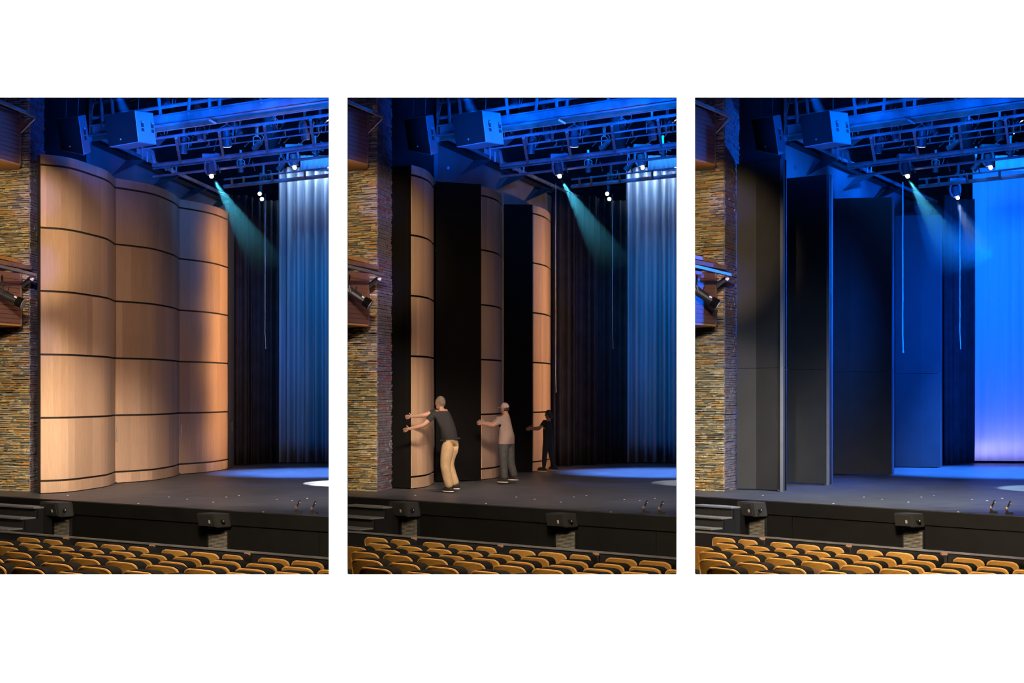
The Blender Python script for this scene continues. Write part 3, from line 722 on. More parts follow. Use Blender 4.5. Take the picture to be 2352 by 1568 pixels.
# ---------------------------------------------------------------- rig over the stage
HG = 5.0
def LP(k, s, x, h=HG, dy=0):
    Z = F * h / (s * (x + 3900)); return Q(k, x, HOR - s * (x + 3900) + dy, Z)
def fixture(k, x, y, Z, tilt, r_, lab, lit=False, yaw=0, big=1.0):
    c = Q(k, x, y, Z); root = empty('stage_light', c, yaw); tag(root, lab, 'light', 'stage lights in the rig, ' + SHORT[k])
    R = Matrix.Rotation(tilt, 3, 'X'); s = big
    b_ = BM(); bar(b_, R @ V((0, 0, .16 * s)), R @ V((0, 0, -.12 * s)), .06 * s, 10, .085 * s); bar(b_, R @ V((0, 0, .22 * s)), R @ V((0, 0, .16 * s)), .035 * s, 8, .06 * s)
    obj('housing', b_, M['rigdark'], root)
    L = BM(); bar(L, R @ V((0, 0, -.12 * s)), R @ V((0, 0, -.128 * s)), .075 * s, 12); obj('lens', L, M['lensdim'] if lit else M['steel'], root)
    y_ = BM(); path(y_, [V((-.1 * s, 0, 0)), V((-.11 * s, 0, .2 * s)), V((0, 0, .26 * s)), V((.11 * s, 0, .2 * s)), V((.1 * s, 0, 0))], .012 * s, 5); obj('yoke', y_, M['rig'], root)
    cl = BM(); box(cl, (0, 0, .36 * s), (.045, .045, .24)); obj('clamp', cl, M['steel'], root)
    cb = BM(); path(cb, [V((.02, .03, .15 * s)), V((.16, .05, .05)), V((.2, .03, .22)), V((.1, .02, .34 * s))], .008, 4); obj('power_cable', cb, M['grey'], root)
    return root
def moving_head(k, x, ytop, ylens, Z, lab, wpx=26, lit=True):
    c = Q(k, x, ytop, Z); root = empty('moving_head', c); tag(root, lab, 'light')
    px = Z / F; h = (ylens - ytop) * px
    bs = BM(); box(bs, (0, 0, .02), (.30, .2, .1)); obj('base', bs, M['rig'], root)
    # arm loop
    ar = BM(); w2 = wpx * px / 2
    loop = [V((w2 * math.sin(t), 0, -h * .45 - h * .42 * math.cos(t + math.pi) * -1)) for t in [i * 2 * math.pi / 14 for i in range(15)]]
    for i in range(14): bar(ar, loop[i], loop[i + 1], .028, 6)
    obj('yoke', ar, M['rig'], root)
    hd = BM(); bar(hd, (0, 0, -h * .3), (w2 * .3, 0, -h * .85), .075, 12, .095); obj('head', hd, M['rigdark'], root)
    ln = BM(); ball(ln, (w2 * .35, -.06, -h * .95), .045, 10, 7); obj('lens', ln, M['lens'] if lit else M['lensdim'], root)
    cl = BM(); bar(cl, (.12, -.1, .06), (.22, -.1, .04), .035, 8); obj('clamp', cl, M['rig'], root)
def rig(k):
    def truss(name, lab, lines, x0, x1, rungs, m='rig', r=.03):
        root = empty(name, LP(k, lines[0][0], x0, lines[0][1])); tag(root, lab + ', ' + SHORT[k], 'truss'); o0 = V(root.location)
        for (s, h, rr) in lines: obj('chord', bar(BM(), LP(k, s, x0, h) - o0, LP(k, s, x1, h) - o0, rr, 7), M[m], root)
        for (x, xb) in rungs:
            a = LP(k, lines[0][0], x, lines[0][1]); b = LP(k, lines[1][0], xb, lines[1][1]); obj('rung', bar(BM(), a - o0, b - o0, r, 6), M[m], root)
        return root
    x0, x1 = 214, XR[k]
    # front bridge: deep beam, brown lower flange, upper chord with uprights
    root = empty('lighting_bridge', LP(k, .1405, x0)); o0 = V(root.location); tag(root, 'broad blue-lit steel lighting bridge across the ' + SHORT[k], 'beam')
    a, b = LP(k, .1455, x0, 5.17), LP(k, .1455, x1, 5.17)
    obj('web_plate', sqbar(BM(), a - o0, b - o0, .03, .2), M['rig'], root)
    obj('upper_flange', sqbar(BM(), a - o0 + V((0, 0, .1)), b - o0 + V((0, 0, .1)), .14, .025), M['rig'], root)
    obj('middle_flange', sqbar(BM(), a - o0 + V((0, 0, -.1)), b - o0 + V((0, 0, -.1)), .2, .03), M['rig'], root)
    a2, b2 = LP(k, .1415, x0, 5.03), LP(k, .1415, x1, 5.03)
    obj('lower_board', sqbar(BM(), a2 - o0 + V((0, .0, 0)), b2 - o0, .06, .08), M['redbrown'], root)
    obj('cable_tray', bar(BM(), LP(k, .1402, x0, 4.98) - o0, LP(k, .1402, x1, 4.98) - o0, .012, 5), M['steel'], root)
    obj('upper_chord', bar(BM(), LP(k, .153, x0, 5.44) - o0, LP(k, .153, x1, 5.44) - o0, .035, 7), M['rig'], root)
    obj('top_chord', bar(BM(), LP(k, .1615, x0, 5.74) - o0, LP(k, .1615, x1, 5.74) - o0, .035, 7), M['rigdark'], root)
    for (xa, xb) in ((362, 370), (478, 482), (232, 236), (256, 262), (440, 432), (508, 504), (596, 600), (720, 722)):
        obj('upright', bar(BM(), LP(k, .165, xa, 5.86) - o0, LP(k, .147, xb, 5.22) - o0, .032, 6), M['rig'], root)
    truss('lighting_pipe', 'pipe with lamps and gear just behind the bridge', [(.1367, 5.0, .03), (.1320, 5.0, .018)], 330, x1, [(410, 412), (470, 471)])
    truss('grid_ladder', 'slim grid ladder hung in mid air over the stage', [(.1320, 5.15, .016), (.1286, 5.15, .016)], 430, x1, [(480, 480), (540, 540), (655, 656), (732, 732), (748, 748)], r=.014)
    truss('middle_truss', 'middle truss with bright blue chords carrying moving lights', [(.1223, 4.9, .045), (.1206, 4.9, .02), (.1163, 4.7, .028)], 352, x1, [(395, 396), (527, 531), (556, 552), (619, 622), (640, 640)])
    truss('rear_truss', 'rear truss in front of the back curtain', [(.1105, 4.75, .02), (.1068, 4.68, .045)], 515, x1, [(532, 534), (560, 560), (624, 626), (700, 700)])
    # connectors from front pipe to the middle truss
    jr = empty('roof_joists', LP(k, .1367, 404)); o0 = V(jr.location); tag(jr, 'slanting tie bars between the front and middle trusses, ' + SHORT[k], 'tie bars')
    for (xa, xb) in ((404, 414), (503, 513), (607, 614), (713, 721)):
        obj('tie_bar', sqbar(BM(), LP(k, .1360, xa) - o0, LP(k, .1225, xb, 4.9) - o0, .05, .07), M['rig'], jr)
    for (xa, ya, xb, yb) in ((655, 300, 640, 330), (700, 272, 686, 288), (655, 280, 643, 296), (668, 312, 652, 328), (450, 305, 440, 322), (470, 340, 480, 330), (755, 276, 746, 282), (575, 324, 562, 336), (236, 240, 262, 228), (225, 300, 236, 286), (300, 232, 318, 226), (420, 300, 432, 288), (498, 318, 492, 345), (586, 296, 600, 286), (630, 300, 622, 318), (690, 330, 704, 316), (738, 300, 728, 314), (452, 262, 462, 245), (548, 250, 556, 236), (640, 236, 652, 226), (500, 380, 506, 396), (580, 372, 586, 392), (650, 380, 655, 398), (712, 342, 722, 352)):
        obj('diagonal_brace', bar(BM(), Q(k, xa, ya, 33) - o0, Q(k, xb, yb, 32.4) - o0, .012, 5), M['steel'], jr)
    for (x, dx) in ((476, 14), (616, 14)):
        pa = LP(k, .1418 if x == 476 else .1226, x + (8 if x == 476 else 0), 4.95)
        obj('end_clip', sqbar(BM(), pa - o0 + V((0, -.15, 0)), pa - o0 + V((.13, -.15, -.07)), .03, .035), M['steel'], jr)
    # crossover uprights on the side wall, left
    cu = empty('side_ladder', Q(k, 340, 345, 33.5)); o0 = V(cu.location); tag(cu, 'blue-lit ladder frame standing on the side wall, ' + SHORT[k], 'ladder')
    for (x, yt, yb) in ((328, 340, 366), (339, 342, 372), (381, 384, 392), (396, 383, 400), (405, 383, 402)):
        obj('upright', box(BM(), (Q(k, x, yt, 33.6 + (x - 328) * .03) + Q(k, x, yb, 33.6 + (x - 328) * .03)) / 2 - o0, (.03, .03, (yb - yt) / F * 33.6)), M['rig'], cu)
    obj('top_bar', sqbar(BM(), Q(k, 326, 340, 33.6) - o0, Q(k, 350, 347, 33.9) - o0, .05, .05), M['rig'], cu)
    obj('rear_leg', sqbar(BM(), Q(k, 350, 347, 33.9) - o0, Q(k, 357, 380, 34) - o0, .05, .05), M['rig'], cu)
    obj('back_plate', hexa(BM(), [p - o0 for p in (Q(k, 314, 352, 34.2), Q(k, 352, 368, 34.5), Q(k, 352, 368, 34.6), Q(k, 314, 352, 34.3), Q(k, 314, 340, 34.2), Q(k, 350, 349, 34.5), Q(k, 350, 349, 34.6), Q(k, 314, 340, 34.3))]), M['rig'], cu)
    # small fixtures
    fx = [(382, 250, 31, .1, 'first stage light from the loudspeaker on the bridge'), (490, 246, 31, .5, 'second stage light along the bridge'), (576, 234, 31.5, .3, 'third stage light along the bridge'),
          (521, 320, 31.2, .35, 'round-lensed stage light under the bridge'), (545, 298, 31.5, -.6, 'stage light with looped cable under the bridge'), (422, 338, 32.5, .3, 'stage light beside the first tie bar'),
          (700, 305, 33, .3, 'stage light hanging low near the third tie bar'), (368, 322, 31.5, 1.2, 'stage light facing the house near the loudspeaker'), (553, 385, 34.6, .2, 'small lamp under the middle truss left'),
          (646, 382, 34.6, .7, 'small lamp under the middle truss, above the curtain edge'), (605, 412, 37.6, .9, 'small lamp on the rear truss'), (725, 352, 34.8, .3, 'small lamp at the middle truss end'), (590, 335, 33.6, 1.0, 'small barn-door lamp between the trusses'), (452, 240, 31.4, .6, 'stage light above the bridge beside the second upright'), (640, 240, 32, .4, 'stage light above the bridge, fourth along'), (460, 312, 31.3, -.4, 'stage light turned away under the bridge'), (630, 290, 31.8, .9, 'short stage light on the pipe behind the bridge'), (735, 290, 32.2, .5, 'stage light nearest the picture edge on the pipe')]
    for i, (x, y, Z, t, lab) in enumerate(fx):
        fixture(k, x, y, Z, t, .08, lab + ', ' + SHORT[k], lit=i in (0, 3), yaw=(.4, -.3, .8, 0, 1.2)[i % 5], big=(1.15, .9, 1)[i % 3] * (.75 if i > 7 else 1))
    moving_head(k, 483, 362, 408, 33.0, 'lit moving head lamp above the side wall end, ' + SHORT[k], 24)
    moving_head(k, 673, 340, 388, 34.0, 'lit moving head lamp above the curtain, ' + SHORT[k], 26)
    if k < 2:
        r_ = empty('twin_lamp', Q(k, 599, 432, 37.8)); o0 = V(r_.location); tag(r_, 'pair of small round lamps under the rear truss, ' + SHORT[k], 'light')
        obj('bracket', box(BM(), (0, 0, .12), (.06, .06, .5)), M['rigdark'], r_)
        for (x, y) in ((596.5, 445), (601.5, 457)):
            h = obj('lamp_head', bar(BM(), Q(k, x, y, 37.6) - o0, Q(k, x, y, 37.8) - o0, .055, 12), M['rigdark'], r_)
            obj('lens', bar(BM(), Q(k, x, y, 37.59) - o0, Q(k, x, y, 37.6) - o0, .045, 12), M['lens'], h)
    else:
        moving_head(k, 598, 416, 457, 37.6, 'lit moving head lamp on the rear truss, deep blue stage', 24)

# haze around the beams
def haze(k):
    m = bpy.data.materials.get('haze')
    if not m:
        m = bpy.data.materials.new('haze'); m.use_nodes = True; nt = m.node_tree; nt.nodes.clear()
        o = nt.nodes.new('ShaderNodeOutputMaterial'); v = nt.nodes.new('ShaderNodeVolumeScatter'); v.inputs['Density'].default_value = .12; v.inputs['Anisotropy'].default_value = .3
        v.inputs['Color'].default_value = (1, 1, 1, 1); nt.links.new(v.outputs[0], o.inputs['Volume'])
        tc = nt.nodes.new('ShaderNodeTexCoord'); sx = nt.nodes.new('ShaderNodeSeparateXYZ'); mr = nt.nodes.new('ShaderNodeMapRange')
        mr.inputs['From Min'].default_value = .08; mr.inputs['From Max'].default_value = .9; mr.inputs['To Max'].default_value = .16; mr.interpolation_type = 'SMOOTHSTEP'
        nt.links.new(tc.outputs['Generated'], sx.inputs[0]); nt.links.new(sx.outputs['Z'], mr.inputs['Value']); nt.links.new(mr.outputs[0], v.inputs['Density'])
    for i, (a, b, za, zb, r, lab) in enumerate((((491, 412), (618, 622), 32.7, 32.9, .72, 'teal light beam in the haze falling from the first moving lamp'),
                     ((258, 185), (352, 420), 30, 30.6, .42, 'blue light beam in the haze behind the big loudspeaker'),
                     ((612, 190), (630, 430), 32.8, 33.3, .36, 'blue light beam in the haze before the middle truss'),
                     ((601, 462), (655, 590), 37.4, 37.7, .45, 'pale light beam in the haze under the rear lamp'))):
        if i == 3 and k < 2: continue
        o = obj('haze', bar(BM(), Q(k, *a, za), Q(k, *b, zb), .02, 16, r), m); o['kind'] = 'stuff'; o['label'] = lab + ', ' + SHORT[k]; o['category'] = 'haze'

# ---------------------------------------------------------------- microphones at the stage edge
def mics(k):
    for i, x in enumerate((686, 722)):
        yb = 900 + .0613 * (x + 3900) - 3
        c = P(k, x, yb, ZS); root = empty('floor_microphone', c)
        tag(root, ('small angled floor microphone at the stage edge, farther from the frame edge, ', 'small angled floor microphone at the stage edge, nearer the frame edge, ')[i] + SHORT[k], 'microphone')
        px = c.y / F
        obj('base', box(BM(), (0, 0, .015), (.1, .08, .03)), M['metal'], root)
        obj('stem', path(BM(), [V((0, 0, .02)), V((-.05, 0, .06)), V((-.03, 0, .10))], .012), M['metal'], root)
        obj('clip', ball(BM(), (-.04, -.01, .09), (.022, .02, .03), 8, 6), M['copper'], root)
        obj('mic_body', bar(BM(), V((-.04, 0, .08)), V((.02, .0, .2)), .012, 8, .016), M['metal'], root)
        obj('mic_tip', ball(BM(), (.02, -.01, .17), .012, 8, 6), M['logo'], root)

# ---------------------------------------------------------------- seats
SEATS = [
    [(67.5, 51), (123, 43), (200, 49), (261, 54), (320, 45), (403, 58), (472, 62), (536, 46), (630, 69), (708, 71)],
    [(5, 56), (73, 54), (144, 58), (212.6, 56), (283, 58), (354, 60), (431, 63), (520, 66), (602, 68), (685, 71), (768, 72)],
    [(17, 58), (95, 57), (167, 58), (241, 60), (318, 63), (398, 64), (495, 65), (578, 69), (667, 72), (752, 73)],
    [(42, 62), (117, 65), (197, 67), (281, 70), (374, 73), (463, 73), (557, 74), (645, 75)],
    [(-25, 68), (47, 69), (132, 71), (219, 74), (321, 71), (410, 74)],
    [(-22, 72), (67, 74), (170, 75)]]
def seat_proto():
    b_ = BM(); W, H, R = .5, .45, .105
    # outline of the shell, x across, z up, bowed back
    out = [(-W / 2 + .03, 0), (W / 2 - .03, 0)]
    for i in range(7): t = i / 6 * math.pi / 2; out.append((W / 2 - R + R * math.cos(t), H - .06 + .06 * math.sin(t)))
    for i in range(7): t = math.pi / 2 + i / 6 * math.pi / 2; out.append((-W / 2 + R + R * math.cos(t), H - .06 + .06 * math.sin(t)))
    def bow(x, z): return -.05 * (z / H) ** 1.5 + .022 * (x / (W / 2)) ** 2
    def topz(x, sc_):
        a = abs(x) / sc_; lim = W / 2 - R
        return H if a <= lim else H - .06 + .06 * math.sqrt(max(0, 1 - ((a - lim) / R) ** 2))
    def shell(y0, y1, sc_, zlo=0.0):
        b = BM(); xs = [sc_ * W / 2 * math.sin(math.pi / 2 * t / 7) for t in range(-7, 8)]; nz = 4; G = []
        for y in (y0, y1):
            G.append([[b.verts.new((x, bow(x, (zlo + (topz(x, sc_) * sc_ - zlo) * q / nz)) + y, zlo + (topz(x, sc_) * sc_ - zlo) * q / nz)) for q in range(nz + 1)] for x in xs])
        n = len(xs)
        for i in range(n - 1):
            for q in range(nz):
                b.faces.new((G[0][i][q], G[0][i + 1][q], G[0][i + 1][q + 1], G[0][i][q + 1])); b.faces.new((G[1][i + 1][q], G[1][i][q], G[1][i][q + 1], G[1][i + 1][q + 1]))
            b.faces.new((G[0][i][nz], G[0][i + 1][nz], G[1][i + 1][nz], G[1][i][nz])); b.faces.new((G[0][i + 1][0], G[0][i][0], G[1][i][0], G[1][i + 1][0]))
        for q in range(nz):
            b.faces.new((G[0][0][q + 1], G[0][0][q], G[1][0][q], G[1][0][q + 1])); b.faces.new((G[0][-1][q], G[0][-1][q + 1], G[1][-1][q + 1], G[1][-1][q]))
        return b
    back = shell(0, .018, 1)
    rim = BM(); pts = [V((p[0], bow(*p) + .009, p[1])) for p in out[1:]] + [V((out[0][0], bow(*out[0]) + .009, out[0][1]))]
    path(rim, pts, .0125, 5)
    H += .05; pad = shell(.035, .17, .94, .02); H -= .05
    root = empty('theatre_seat')
    z0 = .42
    S = {}
    bo = obj('backrest', back, M['seatwood'], root); bo.location = (0, 0, z0)
    ro = obj('lit_plywood_edge', rim, M['rim'], bo)
    po = obj('back_cushion', pad, M['fabric'], root); po.location = (0, 0, z0 - .004)
    cu = BM(); box(cu, (0, .25, .50), (.44, .1, .40), Matrix.Rotation(-.25, 3, 'X')); bmesh.ops.bevel(cu, geom=cu.edges[:], offset=.025, segments=2, affect='EDGES'); obj('seat_cushion', cu, M['fabric'], root)
    for sx in (-1, 1):
        ar = BM(); box(ar, (sx * .275, .22, .6), (.045, .3, .035)); box(ar, (sx * .275, .18, .3), (.03, .08, .58)); bmesh.ops.bevel(ar, geom=ar.edges[:], offset=.008, segments=1, affect='EDGES'); obj('armrest', ar, M['fabric'], root)
    ft = BM(); box(ft, (0, .2, .01), (.6, .16, .02)); box(ft, (0, .2, .18), (.06, .06, .34)); obj('pedestal', ft, M['metal'], root)
    return root, bo
def copy_tree(o, parent=None):
    c = o.copy(); C.objects.link(c); c.parent = parent
    for ch in o.children: copy_tree(ch, c)
    return c
SPOT = bmesh.new()
def seats():
    proto, _ = seat_proto(); first = True
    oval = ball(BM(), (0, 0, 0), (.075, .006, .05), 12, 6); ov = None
    ROWN = ('front', 'second', 'third', 'fourth', 'fifth', 'sixth')
    for k in range(3):
        A, B, e, n = stage_frame(k); rz = math.atan2(e.y, e.x)
        for r_, row in enumerate(SEATS):
            D = D_ROW[r_]; h = S_ROW[r_] * D; ztop = CAMZ - h; zfl = ztop - .88
            # tier
            a, b = PZ(k, XL[k], 0, rowZ(D, XL[k])), PZ(k, XR[k], 0, rowZ(D, XR[k]))
            a.z = b.z = 0
            if r_ >= 1: 
                dd = .5
                q = [a - n * .7, b - n * .7, b + n * .64, a + n * .64]
                q = [a - n * .58, b - n * .58, b + n * (.6 if r_ < 5 else .2), a + n * (.6 if r_ < 5 else .2)]
                struct(obj('floor_tier', prism(BM(), [tuple(p[:2]) for p in q], 0, max(.02, zfl)), M['black']))
            for i, (x, wpx) in enumerate(row):
                if k != 0 and x < 20 and x - wpx / 2 < -18: continue
                c = PZ(k, x, zfl if r_ else max(0, zfl), rowZ(D, x))
                if first: root = proto; first = False
                else: root = copy_tree(proto)
                root.location = (c.x, c.y, max(0, zfl)); root.rotation_euler = (0, 0, rz)
                # pixel width -> real width for a seat turned by rz
                u = (x + OFF[k] - 1176) / F
                w_ = wpx / F * c.y / (math.cos(rz) - u * math.sin(rz)) ; root.scale = (w_ / .5, 1, (ztop - max(0, zfl)) / .88)
                tag(root, '%s seat from the left in the %s row, wood-backed, dark cushion, %s' % (ORD[i], ROWN[r_], SHORT[k]), 'seat', '%s row of seats, %s' % (ROWN[r_], SHORT[k]))
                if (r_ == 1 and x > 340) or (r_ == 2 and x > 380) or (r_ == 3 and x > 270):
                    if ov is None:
                        o = obj('shadow_oval', oval, M['redbrown'], root); ov = o.data  # dark oval stands in for a shadow on the seat back
                    else: o = bpy.data.objects.new('shadow_oval', ov); C.objects.link(o); o.parent = root
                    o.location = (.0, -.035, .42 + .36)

# ---------------------------------------------------------------- people
def skin_mesh(verts, edges, radii, sub=2, root=0):
    me = bpy.data.meshes.new('tmp'); me.from_pydata([tuple(v) for v in verts], edges, []); o = bpy.data.objects.new('tmp', me); C.objects.link(o)
    o.modifiers.new('s', 'SKIN').use_smooth_shade = True
    for i, r in enumerate(radii):
        sv = me.skin_vertices[0].data[i]; sv.radius = r if isinstance(r, tuple) else (r, r); sv.use_root = (i == root)
    s = o.modifiers.new('u', 'SUBSURF'); s.levels = sub; s.render_levels = sub
    dg = bpy.context.evaluated_depsgraph_get(); ev = o.evaluated_get(dg); m2 = bpy.data.meshes.new_from_object(ev)
    bpy.data.objects.remove(o); bpy.data.meshes.remove(me); return m2
def person(k, Z, J, label, top, bottom, hair, waist, sleeve, hs, build=1.0, cap=False, lg=1.0):
    """J: joints in local pixels (x, y, depth offset in metres)"""
    px = Z / F
    feet = Q(k, J['footR'][0], J['footR'][1], Z); g = V((feet.x, feet.y, ZS))
    W_ = {n: Q(k, v[0], v[1], Z) + V((0, v[2], 0)) for n, v in J.items()}
    # keep the lateral position in picture when pushed in depth
    W_ = {n: PZ(k, J[n][0], p.z, p.y) if True else p for n, p in W_.items()}
    W_ = {n: p - g for n, p in W_.items()}
    root = empty('person', g); tag(root, label, 'person')
    b = build
    vs = []; es = []; rs = []
    def add(p, r, par=None):
        vs.append(p); rs.append(r); i = len(vs) - 1
        if par is not None: es.append((par, i))
        return i
    pel = add(W_['pelvis'], (.15 * b, .12 * b))
    sp = add(W_['pelvis'].lerp(W_['chest'], .5), (.14 * b, .12 * b), pel)
    ch = add(W_['chest'], (.165 * b, .125 * b), sp)
    nb = add(W_['chest'].lerp(W_['neck'], .75), (.085 * b, .075 * b), ch)
    nk = add(W_['neck'], .052, nb)
    hb = add(W_['neck'].lerp(W_['head'], .5), .055, nk)
    for s in ('L', 'R'):
        sh = add(W_['shoulder' + s], .062 * b, ch); el = add(W_['shoulder' + s].lerp(W_['elbow' + s], .5), .052 * b, sh); el = add(W_['elbow' + s], .04 * b, el)
        fa = add(W_['elbow' + s].lerp(W_['hand' + s], .4), .037 * b, el); wr = add(W_['elbow' + s].lerp(W_['hand' + s], .9), .025 * b, fa); pm = add(W_['hand' + s], (.036, .02), wr)
        hp = add(W_['hip' + s], .10 * b * lg, pel); th = add(W_['hip' + s].lerp(W_['knee' + s], .5), .092 * b * lg, hp); kn = add(W_['knee' + s], .072 * b * lg, th)
        cf = add(W_['knee' + s].lerp(W_['foot' + s], .4), .07 * b * lg, kn); an = add(W_['foot' + s] + V((0, 0, .07)), .062 * b * lg if bottom != 'blackcloth' else .035, cf)
    me = skin_mesh(vs, es, rs, 3, 0)
    bm = BM(); bm.from_mesh(me)
    wz0 = W_[waist].z if isinstance(waist, str) else waist
    bmesh.ops.bisect_plane(bm, geom=bm.verts[:] + bm.edges[:] + bm.faces[:], plane_co=(0, 0, wz0), plane_no=(0, 0, 1))
    # fingers
    for s in ('L', 'R'):
        h = W_['hand' + s]; d = (h - W_['elbow' + s]).normalized(); up = V((0, 0, 1)); sd = d.cross(up).normalized(); up = sd.cross(d).normalized()
        v2 = [h - d * .02]; e2 = []; r2 = [.016]
        for f_, (o_, L_) in enumerate(((.032, .07), (.011, .082), (-.011, .078), (-.032, .06))):
            a = h + d * .03 + up * o_; q0 = len(v2); v2 += [a, a + d * L_ * .5 + sd * .006, a + d * L_ * .95 + sd * .022]; r2 += [.0095, .009, .0075]; e2 += [(0, q0), (q0, q0 + 1), (q0 + 1, q0 + 2)]
        a = h + up * .045 - d * .01; q0 = len(v2); v2 += [a, a + up * .03 + d * .025]; r2 += [.011, .009]; e2 += [(0, q0), (q0, q0 + 1)]
        fm = skin_mesh(v2, e2, r2, 1, 0); bm.from_mesh(fm); bpy.data.meshes.remove(fm)
    # head
    hc = W_['head']; hr = hs; fd = V((-.8, .35, -.1)).normalized()
    R = fd.to_track_quat('X', 'Z').to_matrix()
    n0 = len(bm.verts)
    ball(bm, hc, (hr * .98, hr * .78, hr * 1.22), 16, 12, R)
    ball(bm, hc + R @ V((hr * .95, 0, -.1 * hr)), (hr * .22, hr * .13, hr * .2), 8, 6, R)
    ball(bm, hc + R @ V((hr * .42, 0, -hr * .75)), (hr * .5, hr * .5, hr * .45), 10, 8, R)
    for sy in (-1, 1):
        ball(bm, hc + R @ V((-.05 * hr, sy * hr * .78, -.1 * hr)), (hr * .2, hr * .07, hr * .28), 8, 6, R)
    ball(bm, hc + R @ V((hr * .86, 0, -hr * .55)), (hr * .1, hr * .3, hr * .06), 8, 6, R)
    mats = [M['skin'], M[top], M[bottom], M['darkhair']]
    bm.faces.ensure_lookup_table()
    wz_ = W_[waist].z if isinstance(waist, str) else waist
    sh_ = {s: W_['shoulder' + s] for s in 'LR'}
    def seg_t(p, a, b_):
        d = b_ - a; t = max(0, min(1, (p - a).dot(d) / d.dot(d))); return t, (p - (a + d * t)).length
    for f in bm.faces:
        c = f.calc_center_median(); f.smooth = True
        mi = 1
        if c.z < wz_: mi = 2
        best = None
        for s in 'LR':
            t1, d1 = seg_t(c, W_['shoulder' + s], W_['elbow' + s]); t2, d2 = seg_t(c, W_['elbow' + s], W_['hand' + s])
            dt = seg_t(c, W_['pelvis'], W_['chest'])[1]
            if min(d1, d2) < .1 and min(d1, d2) < dt - .03 and c.z > W_['pelvis'].z:
                t = t1 if d1 < d2 else 1 + t2
                if t > sleeve: mi = 0
        if c.z > W_['neck'].z - .035 and (c - W_['neck']).length < .12 or (c - hc).length < hr * 1.5 and c.z > W_['neck'].z: mi = 0
        f.material_index = mi
    body = bpy.data.meshes.new('body'); bm.to_mesh(body); bm.free()
    for m_ in mats: body.materials.append(m_)
    bo = bpy.data.objects.new('body', body); C.objects.link(bo); bo.parent = root
    for sy in (-1, 1):
        obj('eye', ball(BM(), hc + R @ V((hr * .86, sy * hr * .3, .08 * hr)), hr * .1, 8, 6), M['darkhair'], root)
    hm = BM(); ball(hm, hc + R @ V((-.14 * hr, 0, .18 * hr)), (hr * 1.0, hr * .88, hr * 1.16), 16, 12, R)
    if cap:
        geom = [v for v in hm.verts if (R.transposed() @ (v.co - hc)).z < hr * .15]
        bmesh.ops.delete(hm, geom=geom, context='VERTS'); obj('cap_crown', hm, M[hair], root, True)
        br = BM(); ball(br, hc + R @ V((hr * 1.15, 0, hr * .35)), (hr * .55, hr * .6, hr * .07), 12, 6, R); obj('cap_peak', br, M[hair], root, True)
        hb_ = BM(); ball(hb_, hc + R @ V((-.35 * hr, 0, -.25 * hr)), (hr * .72, hr * .84, hr * .6), 12, 8, R); obj('hair', hb_, M['darkhair'], root, True)
    else:
        geom = [v for v in hm.verts if (R.transposed() @ (v.co - hc)).x > hr * .45 and (R.transposed() @ (v.co - hc)).z < hr * .7]
        bmesh.ops.delete(hm, geom=geom, context='VERTS'); obj('hair', hm, M[hair], root, True)
        if hair == 'darkhair':
            obj('hair_bun', ball(BM(), hc + R @ V((-hr * .7, 0, -hr * .5)), (hr * .6, hr * .75, hr * .8), 12, 8, R), M[hair], root, True)
    for s in 'LR':
        ft = W_['foot' + s]; ft = V((ft.x, ft.y, 0)); sd = BM(); fdir = V((-.85, .5, 0)).normalized() if k == 1 and bottom != 'khaki' else V((.5, -.6, 0)).normalized()
        fdir = V((-.8, .6, 0)).normalized()
        Rf = fdir.to_track_quat('X', 'Z').to_matrix(); z_ = W_['foot' + s].z
        ball(sd, ft + Rf @ V((.05, 0, .055)) + V((0, 0, z_)), (.14, .05, .055), 12, 8, Rf); so_ = obj('shoe', sd, M['blackcloth'], root, True)
        sl = BM(); ball(sl, ft + Rf @ V((.05, 0, .016)) + V((0, 0, z_)), (.145, .053, .018), 12, 6, Rf); obj('sole', sl, M['sole'], so_, True)
    return root, W_
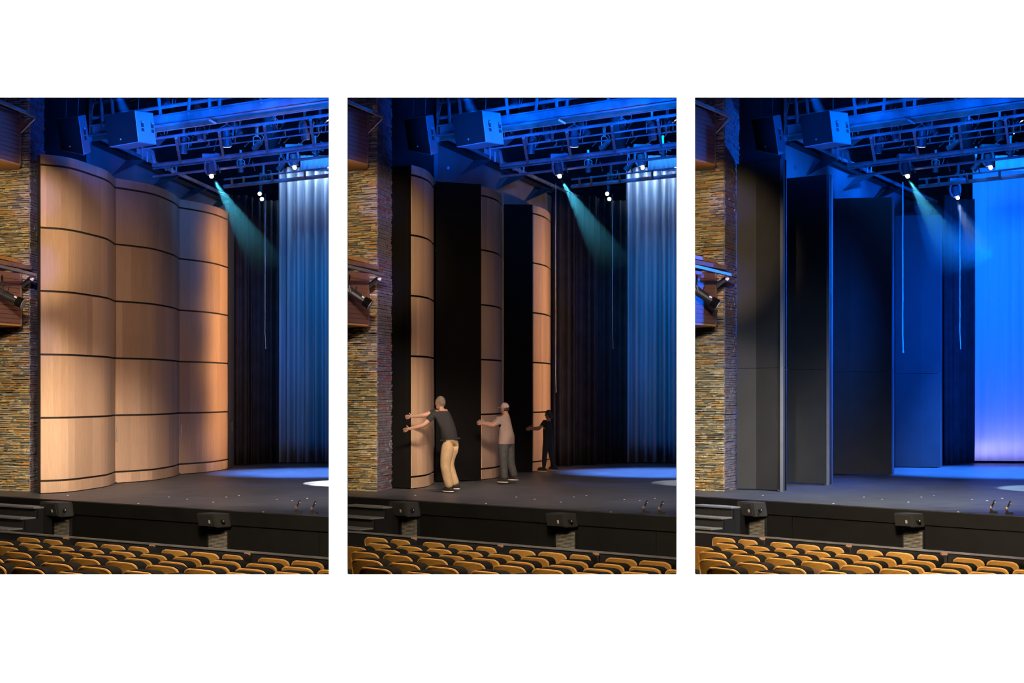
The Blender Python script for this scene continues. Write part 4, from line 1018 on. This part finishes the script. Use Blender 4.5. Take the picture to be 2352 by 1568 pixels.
def people():
    k = 1
    J = dict(head=(213, 925, .05), neck=(216, 941, .02), chest=(226, 958, 0), pelvis=(240, 1010, 0), shoulderL=(199, 950, -.05), shoulderR=(208, 944, .28),
             elbowL=(176, 975, -.15), elbowR=(178, 953, .2), handL=(139, 985, -.12), handR=(144, 957, .22), hipL=(232, 1018, -.08), hipR=(240, 1016, .08),
             kneeL=(224, 1068, -.12), kneeR=(233, 1066, .05), footL=(236, 1129, -.14), footR=(250, 1124, .0))
    r, W_ = person(1, 29.7, J, 'grey-haired man in black shirt and khaki trousers pushing the foremost tower', 'blackcloth', 'khaki', 'greyhair', 1.0, .62, .098, 1.22, lg=1.12)
    bt = BM(); wz_ = 1.0; pc = W_['pelvis'].lerp(W_['chest'], (wz_ - W_['pelvis'].z) / (W_['chest'].z - W_['pelvis'].z))
    for i in range(16):
        t0, t1 = i * math.pi / 8, (i + 1) * math.pi / 8
        bar(bt, V((pc.x - .03 + .178 * math.cos(t0), pc.y + .15 * math.sin(t0), wz_ + .02 * math.cos(t0))), V((pc.x - .03 + .178 * math.cos(t1), pc.y + .15 * math.sin(t1), wz_ + .02 * math.cos(t1))), .02, 5)
    obj('belt', bt, M['blackcloth'], r)
    J = dict(head=(361, 938, .05), neck=(364, 950, 0), chest=(366, 968, 0), pelvis=(365, 1012, 0), shoulderL=(350, 963, -.12), shoulderR=(352, 962, .2),
             elbowL=(335, 977, -.18), elbowR=(332, 975, .12), handL=(307, 972, -.1), handR=(312, 970, .1), hipL=(358, 1018, -.08), hipR=(371, 1018, .08),
             kneeL=(359, 1060, -.1), kneeR=(374, 1058, .08), footL=(361, 1108, -.1), footR=(385, 1104, .1))
    person(1, 32.2, J, 'man in pale cap, beige shirt and dark jeans pushing the middle tower', 'beige', 'jeans', 'pinkcap', .84, .65, .092, 1.17, cap=True, lg=1.05)
    J = dict(head=(462, 952, .02), neck=(463, 963, 0), chest=(462, 975, 0), pelvis=(462, 1010, 0), shoulderL=(452, 968, -.1), shoulderR=(456, 967, .15),
             elbowL=(440, 985, -.12), elbowR=(441, 982, .1), handL=(419, 985, -.05), handR=(424, 983, .1), hipL=(457, 1014, -.06), hipR=(465, 1014, .06),
             kneeL=(453, 1045, -.08), kneeR=(468, 1045, .06), footL=(451, 1083, -.08), footR=(477, 1081, .06))
    person(1, 36.6, J, 'woman in a black top and leggings pushing the rearmost tower', 'blackcloth', 'blackcloth', 'darkhair', .7, .5, .086, .85)

for k in range(3):
    build_stage(k); rail(k); steps(k); stone_wall(k); side_wall(k); curtains(k); towers(k)
    side_boxes(k); fascia_speakers(k); speakers(k); rig(k); mics(k); haze(k)
seats(); people()
